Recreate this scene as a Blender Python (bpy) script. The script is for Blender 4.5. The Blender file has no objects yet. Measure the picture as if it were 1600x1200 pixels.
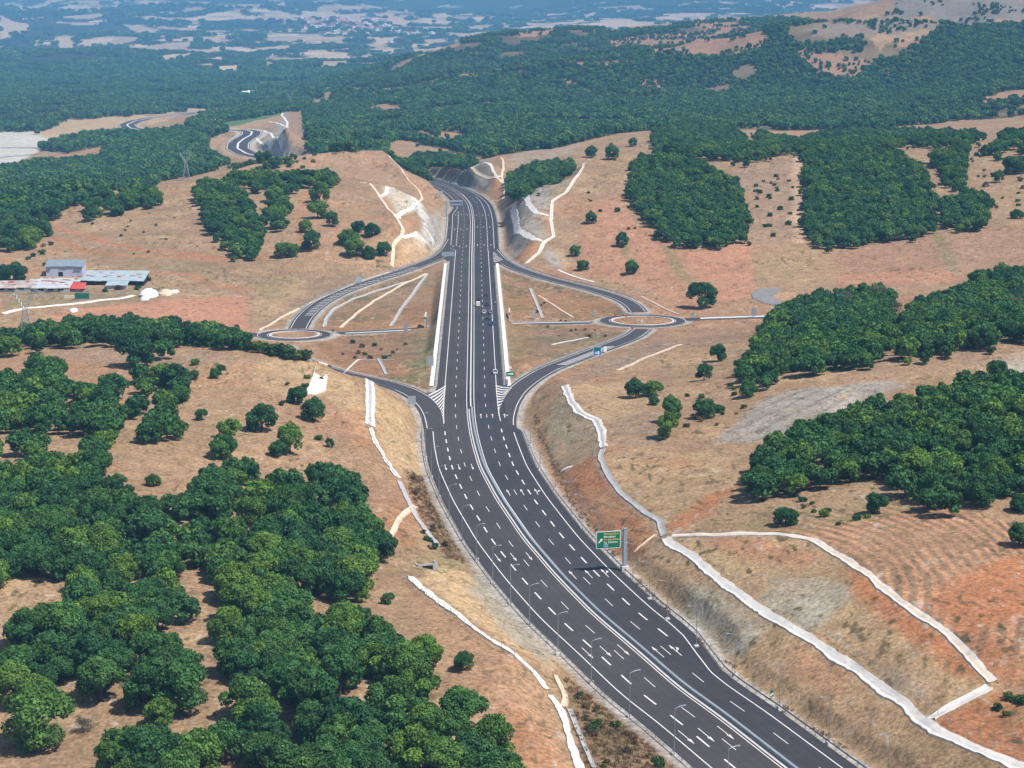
import bpy, bmesh, math, random, time
import numpy as np
from mathutils import Vector, Matrix
from mathutils.geometry import delaunay_2d_cdt
T0 = time.time()
random.seed(7); RS = np.random.RandomState(11)
SC = bpy.context.scene; COL = SC.collection
# ------------------------------------------------------------------ survey: the drone's lens and height
F, HC = 3236.0, 125.0                       # focal length in photo pixels, height above the carriageway (m)
TH = math.atan(575 / F)                     # downward tilt
CT, ST = math.cos(TH), math.sin(TH)
def rayslope(px, py):
    u = (np.asarray(px, float) - 800) / F; v = (600 - np.asarray(py, float)) / F
    fy = CT + v * ST
    return u / fy, (-ST + v * CT) / fy      # lateral and vertical metres per metre of forward distance
def at_z(px, py, z=0.0):                    # surveyed pixel at a known height -> ground position
    a, m = rayslope(px, py); d = (np.asarray(z, float) - HC) / m
    return a * d, d
def W(pts, z=0.0):
    p = np.asarray(pts, float)
    zz = p[:, 2] if p.shape[1] > 2 else np.full(len(p), z)
    x, y = at_z(p[:, 0], p[:, 1], zz)
    return np.c_[x, y, zz]
# ------------------------------------------------------------------ terrain grid
AMAX = 0.33; NC = 1100
ACOL = np.linspace(-AMAX, AMAX, NC)
ys = [283.0]
while ys[-1] < 26000:
    d = ys[-1]; ys.append(d + min(max(d * d * 2.3e-6, 0.55), d * 0.0042))
YR = np.array(ys); NR = len(YR)
GX = ACOL[None, :] * YR[:, None]; GY = np.repeat(YR[:, None], NC, 1)
DD = np.gradient(YR); DA = ACOL[1] - ACOL[0]
def colrow(x, y):
    c = (np.asarray(x) / y + AMAX) / DA
    r = np.interp(y, YR, np.arange(NR))
    return c, r
# ------------------------------------------------------------------ surveyed lines: (px, py, z)
ROADC = [(1390,1320),(1231.7,1199),(1117.7,1110),(1071.5,1079),(1000,1016),(932,959),(874,900),(825,843),(781.7,780),(754.4,730),(745.3,699.4),
 (740,677.5),(736,650),(734.7,625),(734.9,600),(735.6,549),(736.4,475),(736.9,400),(737.7,375),(738.2,345),(736.8,331),(734,321),(729.3,313),(720.8,304.5),(707.3,295.5),(690,288),(675,283.5),(664.5,280.4),(648,275.5),(630,271)]
SWC = [(441,541,-3.5),(455,556,-3),(490,570,-2.5),(530,582,-1.6),(570,591,-1),(610,600,-.5),(640,611,-.1),(660,623,0),(675,640,0),(681,655,0),(687,685,0)]
SEC = [(1004,514,-3.5),(990,525,-3),(958,538,-2.4),(930,548,-1.8),(895,561.5,-1.2),(858,575.5,-.6),(828,593,-.1),(806,611,0),(793,630,0),(786,652,0),(786,672,0)]
NEC = [(757,352,0),(762,375,0),(768,391,0),(782,406,0),(808,420,-.4),(850,433.5,-1.2),(892,443.8,-2),(930,453.5,-2.8),(960,462.5,-3.3),(980,471,-3.6),(991,479,-3.8),(997,487,-4)]
NWC = [(466,513,-4),(474,498,-3.8),(487,484,-3.5),(504,471,-3.1),(526,459,-2.6),(556,447.5,-2),(590,436,-1.2),(625,425,-.6),(660,412.5,-.1),(685,402.5,0),(699,391,0),(709,375,0),(712,350,0)]
CRL = [(516,521,-4.2),(560,519,-4.8),(610,516.5,-5.6),(650,514,-6),(690,512,-6.2)]
CRR = [(750,508.5,-6.2),(805,505.5,-6),(860,504.5,-5.4),(935,503,-4.3)]
CRE = [(1072,499,-4),(1110,496.8,-3.6),(1160,495.5,-3),(1205,494,-2.5),(1260,490,-2)]
CRW = [(404,525,-4),(380,520,-4),(330,522,-4),(260,530,-4)]
RBL = (460, 523, -4.0, 15.5); RBR = (1004, 501, -4.0, 18.9)
FARC = [(470,258,0),(430,249,0),(405,245,0),(385,240,0),(371,232,0),(372,224,0),(381,217,-1),(392,211,-2),(394,206,-3),(384,203,-4),(360,203,-6),(310,204,-8),(262,206,-12),(225,204,-15),(203,200,-17),(198,195,-18),(212,189,-19),(240,184,-20),(290,178,-20),(340,172,-20)]
# right-hand cut and channels
R1 = [(870,590,4),(882,600,9),(892,627,9),(907,645,9),(932,655,9),(940,675,9),(943,700,9),(937,713,8),(950,742,7),(970,770,6),(1000,796,6),(1030,812,6.5),(1037,838,7)]
TRp = [(870,577,-.8),(832,610,0),(828,640,0),(831,662,0),(840,690,0),(857,725,0),(882,780,0),(910,812,0),(940,850,0),(970,887,0),(1014,935,0),(1043,966,0),(1070,993,0),(1117,1026,0),(1180,1077,0),(1240,1124,0),(1300,1163,0),(1359,1202,0),(1470,1280,0)]
B1 = [(1037,838,7),(1050,850,7.2),(1075,865,7.6),(1095,882,8),(1115,899,8),(1158,930,8),(1200,960,8),(1232,981,8),(1275,1006,8),(1330,1042,8),(1380,1077,8),(1415,1100,8),(1437,1125,7.5),(1462,1145,7.5),(1500,1160,8),(1537,1177,8.5),(1600,1199,9),(1700,1235,9)]
B2 = [(1041,838,7.2),(1060,836,8),(1100,835,10),(1150,834,12),(1200,833,14),(1237,836,15),(1267,841,15.5),(1300,860,16),(1335,882,16.5),(1365,905,17),(1412,942,17),(1440,962,17),(1472,982,16.5),(1500,1010,15.5),(1525,1040,14.5),(1557,1070,13)]
B3 = [(1553,1066,13.3),(1530,1082,11.8),(1500,1095,10.4),(1462,1116,9),(1446,1127,8.2)]
# left-hand channels and toe
L1 = [(577,592,12.5),(579,610,13),(578,630,12.3),(578,665,10),(585,687.5,9),(597.5,707.5,8),(607.5,725,7.2),(622.5,747.5,6),(632.5,770,5),(640,787.5,4),(650,807.5,3),(665,830,2),(687.5,857.5,1)]
L2 = [(640,900,5),(657,915,6),(675,930,7),(712,957,8),(750,987,8.3),(800,1018,8),(822,1035,7),(837,1055,6),(857,1082,4.2),(875,1107,3.2),(885,1140,3),(895,1170,3),(907,1200,3),(925,1260,3)]
TL = [(600,613,-.5),(640,626,0),(655,650,0),(661,690,0),(665,727,0),(685,777,0),(697,800,0),(712,830,0),(742,872,0),(770,910,0),(815,960,0),(873,1022,0),(923,1067,0),(985,1120,0),(1052,1180,0),(1090,1215,0),(1180,1290,0)]
# north-east and north-west cuts
C1 = [(913,252,33),(905,270,29),(885,300,22),(863,315,19),(861,345,14),(865,370,9.5),(850,381,7),(842,396,4),(820,412,.5)]
C1b = [(801,321,9.5),(806,345,10),(808,357,10),(825,366,10),(840,373,9.5),(850,381,7)]
C1c = [(846,283,26),(820,301,19),(826,318,18.5),(838,330,18),(860,338,15.5)]
TNE = [(738,286,0),(757,303,0),(778,316,0),(787,330,0),(790,345,0),(792,370,0),(797,393,0),(808,410,0)]
N1 = [(719,265,9.5),(745,273,9.5),(770,281,8.5),(790,288,7)]
N2 = [(735,257,16),(750,248,20),(767,254,18.5),(776,268,15),(784,276,11)]
N3 = [(781,233,21),(786,243,18),(787,258,15),(784,276,11),(790,290,7),(786,312,1)]
NW1 = [(560,284,27),(577,286,26),(593,307,22),(607,325,20),(620,340,18),(630,357,14),(628,370,11),(615,383,8),(612,417,.5)]
NW2 = [(600,294,24.5),(612,291,24),(630,305,21.5),(647,307,20.5),(656,316,19),(663,325,16.5),(661,345,13),(657,363,10),(652,380,7)]
TNW = [(665,312,0),(690,318,0),(690,333,0),(693,353,0),(692,375,0),(676,397,0),(650,410,-.2),(615,421,-.6)]
K1 = [(600,235,29),(612,247,25),(628,262,20),(640,281,15),(655,297,10),(660,311,6),(655,318,5)]
TK = [(628,273,0),(650,280,0),(668,289,0),(683,300,0),(692,309,0)]
FB = [(447,170,42),(441,190,33),(425,215,17),(436,232,10),(444,238,7)]
CREST = [(140,531,18),(200,536,19),(250,540,20),(330,543,20.5),(400,549,20),(450,555,19.5),(490,564,18),(515,577,15.5)]
MC1 = [(225,291,22),(255,287,25),(300,284.5,26.5),(380,282.5,27.5),(450,282.5,28),(530,283,28.5),(562,284.5,27.5)]
MC2 = [(365,263,23),(400,255,25.5),(430,249,27.5),(480,239,30.5),(540,232,32.5),(598,234,29.5)]
MC3 = [(915,249,34),(960,243,35.5),(1000,240,36),(1100,240,36),(1200,243,35),(1300,234,37)]
BREAK = [CREST,MC1,MC2,MC3,R1,TRp,B1,B2,B3,L1,L2,TL,C1,C1b,C1c,TNE,N1,N2,N3,NW1,NW2,TNW,K1,TK,FB]
SOFT = [
 # foreground left hill and its crest
 [(40,531,16),(-60,531,16)],
 [(0,700,17),(200,700,17),(380,660,16),(480,680,14),(560,700,11)],[(0,850,13),(300,820,13),(450,800,11),(590,800,7)],
 [(0,1000,9),(200,1000,9),(450,960,8),(600,880,6),(620,940,6)],[(-60,1230,4),(200,1200,5),(450,1180,6),(650,1080,8),(760,1080,8),(830,1140,5),(850,1250,4)],[(-120,900,12),(-120,600,16)],
 [(700,870,.5),(720,890,1)],
 # hidden dip behind the left crest (x/y, y, z as world points marked by 4 entries)
 [(-.29,770,-3,1),(-.2,770,-4,1),(-.12,760,-4,1),(-.105,735,-2,1)],
 # left middle ground: field, farm, long slope, crest
 [(60,510,-3.5),(220,500,-3.5),(385,500,-3.5)],[(0,492,-2),(110,478,-1.5),(250,470,-1.5),(400,450,-1.5)],
 [(0,440,1.5),(120,430,2),(230,425,2),(330,420,2.5),(480,420,2),(560,425,0)],[(-100,430,3),(-80,360,9)],
 [(0,370,9),(150,370,11),(300,350,14),(430,340,17),(540,340,19),(600,350,18)],
 [(-60,330,13),(0,325,15),(120,302,18.5),(200,293,21.5)],
 [(-.27,1500,-8,1),(-.17,1480,2,1),(-.15,1360,13,1),(-.12,1350,15,1),(-.085,1350,17,1),(-.065,1350,18,1)],
 [(330,283,14)],
 [(-.12,1720,6,1),(-.09,1720,5,1),(-.065,1700,6,1),(-.05,1760,4,1)],
 # interchange ground
 [(560,480,-5.5),(640,440,-5),(600,500,-6)],[(660,440,-4),(672,470,-6),(655,500,-6.5),(640,520,-6.5),(620,545,-6.5),(610,570,-5),(635,598,-1)],[(560,545,-6),(500,545,-5),(540,565,-5)],
 [(800,432,-3),(818,455,-6),(830,480,-6.5),(838,505,-6.5),(848,530,-6.5),(842,560,-4)],[(880,470,-6),(940,480,-5),(890,525,-6),(940,520,-5)],
 [(700,440,-.4),(697,470,-.4),(692,510,-.4),(686,560,-.4),(682,600,-.4)],[(777,430,-.4),(780,470,-.4),(784,510,-.4),(789,560,-.4),(792,590,-.4)],
 # right of the interchange
 [(940,600,3),(980,575,1),(1040,545,-1.5),(1080,515,-4),(1200,505,-3.5)],[(1000,640,8),(1060,600,6),(1110,560,3),(1150,540,0)],
 [(980,720,9),(1060,700,11),(1110,690,11.5),(1130,690,12)],[(1050,780,8),(1130,760,11),(1200,790,13.5),(1300,790,16)],
 [(1120,680,11.5),(1170,650,14),(1210,625,17),(1290,606,18.5),(1360,598,18.8)],[(1160,695,11.5),(1230,685,13),(1330,640,16.5)],
 [(1100,640,9),(1150,612,11.5)],
 [(1150,592,12),(1220,580,14.5),(1320,565,17),(1400,556,18.5),(1500,540,20.5),(1620,516,23)],
 [(.075,780,0,1),(.13,790,5,1),(.19,780,8,1),(.26,770,12,1),(.30,760,14,1)],[(.09,860,-1.5,1),(.2,880,1,1),(.28,880,4,1)],
 [(1400,640,19),(1500,640,21),(1640,620,24)],[(1300,720,16),(1400,740,18),(1500,790,19.5),(1640,740,22)],[(1250,820,14.8),(1400,860,18),(1500,900,18.8),(1620,900,20.5)],[(1540,1000,17.5),(1660,1000,19)],[(1600,1090,12),(1600,1150,9.5),(1700,1130,13)],[(1540,1130,9)],
 [(1150,880,10),(1250,900,12),(1330,960,12.5),(1420,1040,12)],
 # right middle slope up to its crest
 [(860,425,-1),(960,450,-3),(1060,480,-3.5),(1180,470,-2)],[(900,400,4),(1000,390,6),(1100,400,5.5),(1200,400,5.5),(1400,390,8),(1640,390,10)],
 [(900,330,17),(1000,330,17),(1150,320,18),(1300,310,20),(1500,300,23),(1640,290,26)],
 [(1450,222,39),(1600,214,42),(1700,210,43)],
 [(.01,1640,8,1),(.03,1700,14,1),(.08,1680,22,1),(.08,1520,24,1),(.12,1530,25,1),(.15,1720,22,1),(.22,1750,24,1),(.29,1750,26,1)],
 [(850,240,17),(900,225,22),(960,210,26.5),(1030,200,29.5)],[(.03,1560,9,1),(.012,1560,5,1),(.02,1460,10,1),(.0285,1340,27,1)],
 [(.03,2050,12,1),(.08,2080,18,1),(.16,2100,18,1),(.25,2100,24,1)],
 [(1500,165,30),(1600,132,45)],
 [(460,172,40),(475,190,30),(482,215,18),(465,235,12),(455,246,9)],[(-.09,2350,2,1),(-.11,2250,0,1)],
 # behind the bend
 [(700,262,2),(600,255,3),(560,240,6)],[(-.055,2000,4,1),(-.03,2050,5,1),(0,1900,8,1)],
 # forest ridge
 [(500,215,6),(620,212,8),(750,205,12)],[(500,185,4),(600,170,12),(720,170,12),(850,170,15),(1000,160,20),(1200,150,24),(1400,150,26)],
 [(600,135,22),(720,110,36),(850,110,34),(1000,100,44),(1200,90,56),(1400,90,62),(1600,90,70)],
 [(480,168,-5),(560,122,10),(640,93,45),(720,64,80),(780,42,104),(850,41,106),(950,46,99),(1050,36,110),(1150,26,123.6),(1250,24,126.3)],
 [(1310,16,133),(1350,4,146),(1400,-12,163),(1500,-30,185),(1640,-60,220)],[(1300,50,102),(1420,48,104),(1520,35,116),(1620,20,130)],
 [(-.08,4300,-18,1),(-.03,4600,20,1),(.0,5200,25,1),(.08,5200,40,1),(.15,5400,60,1),(.22,5000,100,1),(.29,5000,160,1)],
 # valley floor and far country
 [(0,262,-22),(150,262,-20),(300,262,-12),(-100,262,-22)],[(0,230,-25),(100,225,-24),(-120,230,-25)],[(250,215,-10),(330,215,-7)],[(100,195,-24),(300,178,-20),(420,170,-18)],
 [(-100,150,-26),(100,150,-25),(300,150,-24),(450,150,-22)],[(-80,118,-22),(60,112,-18),(300,118,-23),(480,118,-22)],
 [(60,92,8),(130,80,22),(190,74,29),(250,85,12),(310,103,-8)],[(-.25,7600,-14,1),(-.16,7600,-10,1),(-.1,6500,-20,1)],
 [(a_, 8000, 18 + 14 * math.sin(a_ * 31), 1) for a_ in (-.3, -.2, -.1, 0, .1)], [(a_, 10000, 80 + 22 * math.sin(a_ * 23 + 1), 1) for a_ in (-.3, -.22, -.12, -.04, .05, .15)],
 [(a_, 12000, 160, 1) for a_ in (-.3, -.15, 0, .12, .3)], [(a_, 14000, 250 + 30 * math.sin(a_ * 19), 1) for a_ in (-.3, -.2, -.1, 0, .1, .2, .3)], [(a_, 17500, 420, 1) for a_ in (-.3, -.1, .1, .3)], [(a_, 25500, 560, 1) for a_ in (-.3, -.15, 0, .15, .3)],
 [(-.33,283,3,1),(-.33,600,14,1),(-.33,1200,12,1),(-.33,2500,-24,1),(-.33,5000,-24,1),(-.33,8000,20,1),(-.33,12000,160,1),(-.33,25500,560,1),(.33,283,10,1),(.33,450,18,1),(.33,700,20,1),(.33,1000,12,1),(.33,1400,43,1),(.33,2500,54,1),(.33,4000,250,1),(.33,12000,160,1),(.33,25500,560,1)],
 [(-.3,283,3,1),(-.1,283,3,1),(0,283,2,1),(.05,283,0,1),(.085,283,0,1),(.12,283,3,1),(.2,283,8,1),(.3,283,9,1)],
 [(-.3,400,8,1),(-.3,600,14,1),(-.3,1000,6,1),(-.3,1300,14,1),(-.3,2000,-18,1),(-.3,3000,-25,1),(-.3,5000,-24,1)],
 [(.3,400,18,1),(.3,500,22,1),(.3,620,26,1),(.3,1000,12,1),(.3,1400,43,1),(.3,2500,52,1),(.3,3200,80,1),(.3,4000,240,1)],
]
for L in BREAK + SOFT:                        # the right-hand banks are gentle
    for i, p in enumerate(L):
        if len(p) == 3 and p[0] > 830 and p[1] > 585: L[i] = (p[0], p[1], p[2] * .78)
        elif len(p) == 4 and p[0] > .1 and p[1] < 700: L[i] = (p[0], p[1], p[2] * .78, 1)
def dens(p, step=None):                      # world x,y,z -> resampled by arc length
    p = np.asarray(p, float); s = np.r_[0, np.cumsum(np.hypot(*np.diff(p[:, :2], axis=0).T))]
    n = max(2, int(s[-1] / step) + 1); t = np.linspace(0, s[-1], n)
    return np.c_[[np.interp(t, s, p[:, k]) for k in range(3)]].T
def smooth_curve(p, step, it=3):             # rounded polyline
    q = dens(p, step)
    k = max(1, int(8 / step))
    for _ in range(it):
        pad = np.r_[np.repeat(q[:1], k, 0), q, np.repeat(q[-1:], k, 0)]
        q2 = np.array([pad[i:i + 2 * k + 1].mean(0) for i in range(len(q))]); q2[0] = q[0]; q2[-1] = q[-1]; q = q2
    return q
def to_world(L):
    out = []
    for p in L:
        if len(p) == 4: out.append((p[0] * p[1], p[1], p[2]))
        else:
            x, y = at_z(*p); out.append((float(x), float(y), p[2]))
    return out
RC = smooth_curve(W(ROADC), 3.0, 2)
V2, VZ, ED = [], [], []
def addline(P, edge=True):
    i0 = len(V2)
    for x, y, z in P: V2.append((x / y, math.log(y))); VZ.append(z)
    if edge: ED.extend((i, i + 1) for i in range(i0, len(V2) - 1))
for L in BREAK: addline(to_world(L))
for L in SOFT: addline(to_world(L), False)
addline([tuple(p) for p in RC[::8]])
for L in (SWC, SEC, NEC, NWC, CRL, CRR, CRE, FARC): addline(to_world(L), False)
for cx, cy, z, r in (RBL, RBR):
    x, y = at_z(cx, cy, z)
    for k in range(10): addline([(x + r * math.cos(k * .628), y + r * math.sin(k * .628), z)], False)
vv, ee, ff, ov, oe, of = delaunay_2d_cdt([Vector(v) for v in V2], ED, [], 0, 1e-6)
vv = np.array([tuple(v) for v in vv]); src = np.array(V2); vz = np.zeros(len(vv)); VZa = np.array(VZ)
for i, o in enumerate(ov):
    if len(o): vz[i] = VZa[list(o)].mean()
    else:
        d = ((src - vv[i]) ** 2).sum(1); k = np.argsort(d)[:3]; w = 1 / (d[k] + 1e-9); vz[i] = (VZa[k] * w).sum() / w.sum()
Z = np.zeros((NR, NC)); LB = np.log(YR)
for f in ff:
    for t in range(1, len(f) - 1):
        A, B, C = vv[f[0]], vv[f[t]], vv[f[t + 1]]; z3 = vz[[f[0], f[t], f[t + 1]]]
        c0 = max(0, int((min(A[0], B[0], C[0]) + AMAX) / DA)); c1 = min(NC, int((max(A[0], B[0], C[0]) + AMAX) / DA) + 2)
        r0, r1 = np.searchsorted(LB, [min(A[1], B[1], C[1]) - 1e-6, max(A[1], B[1], C[1]) + 1e-6])
        if c1 <= c0 or r1 <= r0: continue
        a = ACOL[None, c0:c1]; b = LB[r0:r1, None]
        det = (B[1] - C[1]) * (A[0] - C[0]) + (C[0] - B[0]) * (A[1] - C[1])
        if abs(det) < 1e-14: continue
        w0 = ((B[1] - C[1]) * (a - C[0]) + (C[0] - B[0]) * (b - C[1])) / det
        w1 = ((C[1] - A[1]) * (a - C[0]) + (A[0] - C[0]) * (b - C[1])) / det
        w2 = 1 - w0 - w1; m = (w0 >= -1e-6) & (w1 >= -1e-6) & (w2 >= -1e-6)
        Z[r0:r1, c0:c1][m] = (w0 * z3[0] + w1 * z3[1] + w2 * z3[2])[m]
def boxblur(A, rad, it=2):                   # metric box blur on the fan-shaped grid; rad: metres (scalar or per row)
    rad = np.broadcast_to(np.asarray(rad, float), (NR,))
    rr = np.maximum(0, np.round(rad / DD)).astype(int); rc = np.maximum(0, np.round(rad / (YR * DA))).astype(int)
    i = np.arange(NR); lo = np.maximum(0, i - rr); hi = np.minimum(NR - 1, i + rr) + 1
    j = np.arange(NC)[None, :]; clo = np.maximum(0, j - rc[:, None]); chi = np.minimum(NC - 1, j + rc[:, None]) + 1
    for _ in range(it):
        cs = np.vstack([np.zeros((1, A.shape[1])), np.cumsum(A, 0)]); A = (cs[hi] - cs[lo]) / (hi - lo)[:, None]
        cs = np.hstack([np.zeros((NR, 1)), np.cumsum(A, 1)]); A = (np.take_along_axis(cs, chi, 1) - np.take_along_axis(cs, clo, 1)) / (chi - clo)
    return A
BM = np.zeros((NR, NC))
for L in BREAK:
    q = dens(to_world(L), 1.5); c, r = colrow(q[:, 0], q[:, 1])
    ok = (c >= 0) & (c < NC) & (r < NR); BM[r[ok].astype(int), c[ok].astype(int)] = 1
BM = np.clip(boxblur(BM, 8.0, 2) / (DD[:, None] * YR[:, None] * DA) * 45, 0, 1)
Zs = boxblur(Z, np.clip(YR * .0018, 1.0, 6)); Zb = boxblur(Z, np.clip(YR * .022, 10, 320))
Z = Zs * BM + Zb * (1 - BM)
# ------------------------------------------------------------------ noise
def vnoise(x, y, seed):
    xi = np.floor(x).astype(np.int64); yi = np.floor(y).astype(np.int64); fx = x - xi; fy = y - yi
    fx = fx * fx * (3 - 2 * fx); fy = fy * fy * (3 - 2 * fy)
    def h(a, b):
        n = (a * 374761393 + b * 668265263 + seed * 1442695041) & 0x7fffffff
        n = ((n ^ (n >> 13)) * 1274126177) & 0x7fffffff
        return ((n ^ (n >> 16)) & 0xffff) / 65535.0
    return (h(xi, yi) * (1 - fx) + h(xi + 1, yi) * fx) * (1 - fy) + (h(xi, yi + 1) * (1 - fx) + h(xi + 1, yi + 1) * fx) * fy
def fbm(x, y, s, seed, o=4):
    t = 0; a = .5; n = 0
    for k in range(o):
        t = t + a * vnoise(x / s * 2 ** k + 17.3 * k, y / s * 2 ** k + 5.1 * k, seed + k); n += a; a *= .55
    return t / n
far = np.clip((GY - 1800) / 3000, 0, 1)
Z += (fbm(GX, GY, 60, 3, 4) - .5) * np.clip(GY / 700, .5, 1.6) * 3 * (1 - .75 * BM)
rdg = np.abs(fbm(GX + 90, GY, 420, 6, 4) - .5)
Z += ((fbm(GX, GY, 260, 5, 4) - .5) * 26 + (.11 - rdg) * 95 * (GX > -.09 * GY)) * np.clip((GY - 2050) / 900, 0, 1) * np.clip((GY - 1900) / 1500, 0, 1) * np.where(GY > 3700, np.clip(1 - (GY - 3700) / 500, .35, 1), 1)
Z += (fbm(GX, GY * .8, 1500, 8, 4) - .5) * np.clip((GY - 7000) / 4000, 0, 1) * 190
gul = np.abs(fbm(GX, GY, 14, 9, 3) - .5)
Z += (gul - .12) * 1.5 * BM * np.clip((2200 - GY) / 400, 0, 1)
# ------------------------------------------------------------------ roads flatten the ground
def road_field(P, hw, verge, maxd=40.0, r0=0, r1=NR):
    """signed-side distance of grid points to the polyline P (x,y,z); returns dist, z at nearest"""
    D = np.full((NR, NC), 1e9); ZZ = np.zeros((NR, NC))
    P = np.asarray(P, float); A = P[:-1]; B = P[1:]
    for r in range(NR):
        y = YR[r]
        sel = (np.minimum(A[:, 1], B[:, 1]) < y + maxd) & (np.maximum(A[:, 1], B[:, 1]) > y - maxd)
        if not sel.any(): continue
        a = A[sel]; b = B[sel]
        lo = min(a[:, 0].min(), b[:, 0].min()) - maxd; hi = max(a[:, 0].max(), b[:, 0].max()) + maxd
        c0 = max(0, int((lo / y + AMAX) / DA)); c1 = min(NC, int((hi / y + AMAX) / DA) + 2)
        if c1 <= c0: continue
        x = GX[r, c0:c1][None, :]
        ab = b - a; L2_ = (ab[:, :2] ** 2).sum(1) + 1e-9
        t = np.clip(((x - a[:, :1]) * ab[:, :1] + (y - a[:, 1:2]) * ab[:, 1:2]) / L2_[:, None], 0, 1)
        dx = x - (a[:, :1] + t * ab[:, :1]); dy = y - (a[:, 1:2] + t * ab[:, 1:2])
        d2 = dx * dx + dy * dy; k = d2.argmin(0); j = np.arange(c1 - c0)
        D[r, c0:c1] = np.sqrt(d2[k, j]); ZZ[r, c0:c1] = a[k, 2] + t[k, j] * ab[k, 2]
    return D, ZZ
def offset(P, o):                            # shift a polyline sideways (positive = right of travel)
    P = np.asarray(P, float); t = np.gradient(P[:, :2], axis=0); t /= np.linalg.norm(t, axis=1)[:, None] + 1e-9
    o = np.broadcast_to(o, (len(P),)); Q = P.copy(); Q[:, 0] += t[:, 1] * o; Q[:, 1] -= t[:, 0] * o
    return Q
RCS = np.r_[0, np.cumsum(np.hypot(*np.diff(RC[:, :2], axis=0).T))]
def s_of(px, py, z=0):                       # chainage of a surveyed pixel along the motorway
    x, y = at_z(px, py, z); return RCS[((RC[:, 0] - x) ** 2 + (RC[:, 1] - y) ** 2).argmin()]
def tab(keys):                               # [(px,py,value)] -> value along chainage
    k = sorted((s_of(a, b), v) for a, b, v in keys)
    return lambda s: np.interp(s, [q[0] for q in k], [q[1] for q in k])
# solid edge-line offsets from the median centre (m): left and right
LEFTLINE = tab([(1231,1199,12.45),(745,699,12.45),(740,672,12.3),(738,662,8.75),(735,600,8.7),(737,400,8.7),(737.5,391,8.7),(738,388,11.6),(738.2,345,12.3),(737.5,335,12.3),(735.5,325,8.7),(660,280,8.7)])
RIGHTLINE = tab([(1231,1199,8.5),(1071,1079,8.5),(1045,1055,8.6),(1010,1024,10.2),(985,1003,12.0),(960,982,12.45),(745,699,12.4),(739,672,12.3),(737.5,660,9.0),(735,600,8.9),(737,400,8.9),(737.6,393,8.9),(737.9,388,12.2),(738.2,350,12.5),(734,321,12.5),(722,306,11.5),(707,295,8.9),(640,274,8.9)])
SHL = tab([(1231,1199,2.6),(745,699,2.6),(735,600,2.6),(640,274,2.6)])
HWL = LEFTLINE(RCS) + 2.6; HWR = RIGHTLINE(RCS) + 2.4
def flatten(P, hw, verge, blend, drop=.18):
    global Z
    D, ZZ = road_field(P, hw, verge)
    w = np.clip((D - hw - verge) / blend, 0, 1); w = w * w * (3 - 2 * w); m = D < 1e8
    base = ZZ - drop - .06 * np.clip(D - hw, 0, 10)
    Z = np.where(m, base * (1 - w) + Z * w, Z)
    return D
mid = RC.copy(); cen = offset(mid, (HWR - HWL) / 2)
FARW = smooth_curve(W(FARC), 5, 2); FARW[:, 2] = boxblur_z = np.convolve(np.pad(FARW[:, 2], 10, mode='edge'), np.ones(21) / 21, 'valid')
RAMP = {n: smooth_curve(W(p), 2.0, 1) for n, p in dict(SW=SWC, SE=SEC, NE=NEC, NW=NWC, CL=CRL, CR=CRR, CE=CRE, CW=CRW).items()}
RBW = []
for cx, cy, z, r in (RBL, RBR):
    x, y = at_z(cx, cy, z); RBW.append((float(x), float(y), z, r))
DR = {}
DR['far'] = flatten(FARW, 12.5, 2.0, 8)
for n in ('CL','CR','CE','CW'): DR[n] = flatten(RAMP[n], 4.6, 1.0, 4)
for k, (x, y, z, r) in enumerate(RBW):
    d = np.hypot(GX - x, GY - y); w = np.clip((d - r - 1.2) / 4, 0, 1); Z = np.where(d < r + 6, (z - .18) * (1 - w) + Z * w, Z); DR['rb%d' % k] = d
for n in ('SW','SE','NE','NW'): DR[n] = flatten(RAMP[n], 4.2, 1.6, 3.0)
# motorway: asymmetric width, so flatten left and right halves together with the wider of both at each point
lw = np.interp(np.arange(len(RC)), np.arange(len(RC)), np.maximum(HWL, HWR))
Dm, Zm = road_field(cen, 0, 0)
hwm = (HWL + HWR) / 2
Yc = cen[:, 1]; hw_row = np.interp(YR, Yc, hwm)[:, None]
w = np.clip((Dm - hw_row - 2.0) / 5.0, 0, 1); w = w * w * (3 - 2 * w)
Z = np.where(Dm < 1e8, (-.18 - .05 * np.clip(Dm - hw_row, 0, 8)) * (1 - w) + Z * w, Z); DR['main'] = Dm - hw_row
print('terrain', NR, NC, round(time.time() - T0, 1))
def gz(x, y):
    c, r = colrow(x, y); c = np.clip(c, 0, NC - 1.001); r = np.clip(r, 0, NR - 1.001)
    ci = c.astype(int) if hasattr(c, 'astype') else int(c); ri = r.astype(int) if hasattr(r, 'astype') else int(r); fc = c - ci; fr = r - ri
    return (Z[ri, ci] * (1 - fc) + Z[ri, ci + 1] * fc) * (1 - fr) + (Z[ri + 1, ci] * (1 - fc) + Z[ri + 1, ci + 1] * fc) * fr
def hit(px, py, h=0.0, dmin=283):            # first ground (raised by h) met by the surveyed sight line
    a, m = rayslope(px, py); c = (a + AMAX) / DA
    c = min(max(float(c), 0), NC - 1.001); ci = int(c); fc = c - ci
    prof = Z[:, ci] * (1 - fc) + Z[:, ci + 1] * fc + h; line = HC + m * YR
    idx = np.nonzero((prof >= line) & (YR >= dmin))[0]
    if len(idx) == 0: return None
    i = idx[0]
    if i == 0: y = YR[0]
    else:
        d0 = line[i - 1] - prof[i - 1]; d1 = prof[i] - line[i]; y = YR[i - 1] + (YR[i] - YR[i - 1]) * d0 / (d0 + d1 + 1e-9)
    x = float(a) * y
    return np.array([x, y, float(gz(x, y))])
def hits(P, h=0.0, dmin=283):
    return np.array([q for q in (hit(p[0], p[1], h, dmin) for p in P) if q is not None])
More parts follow.
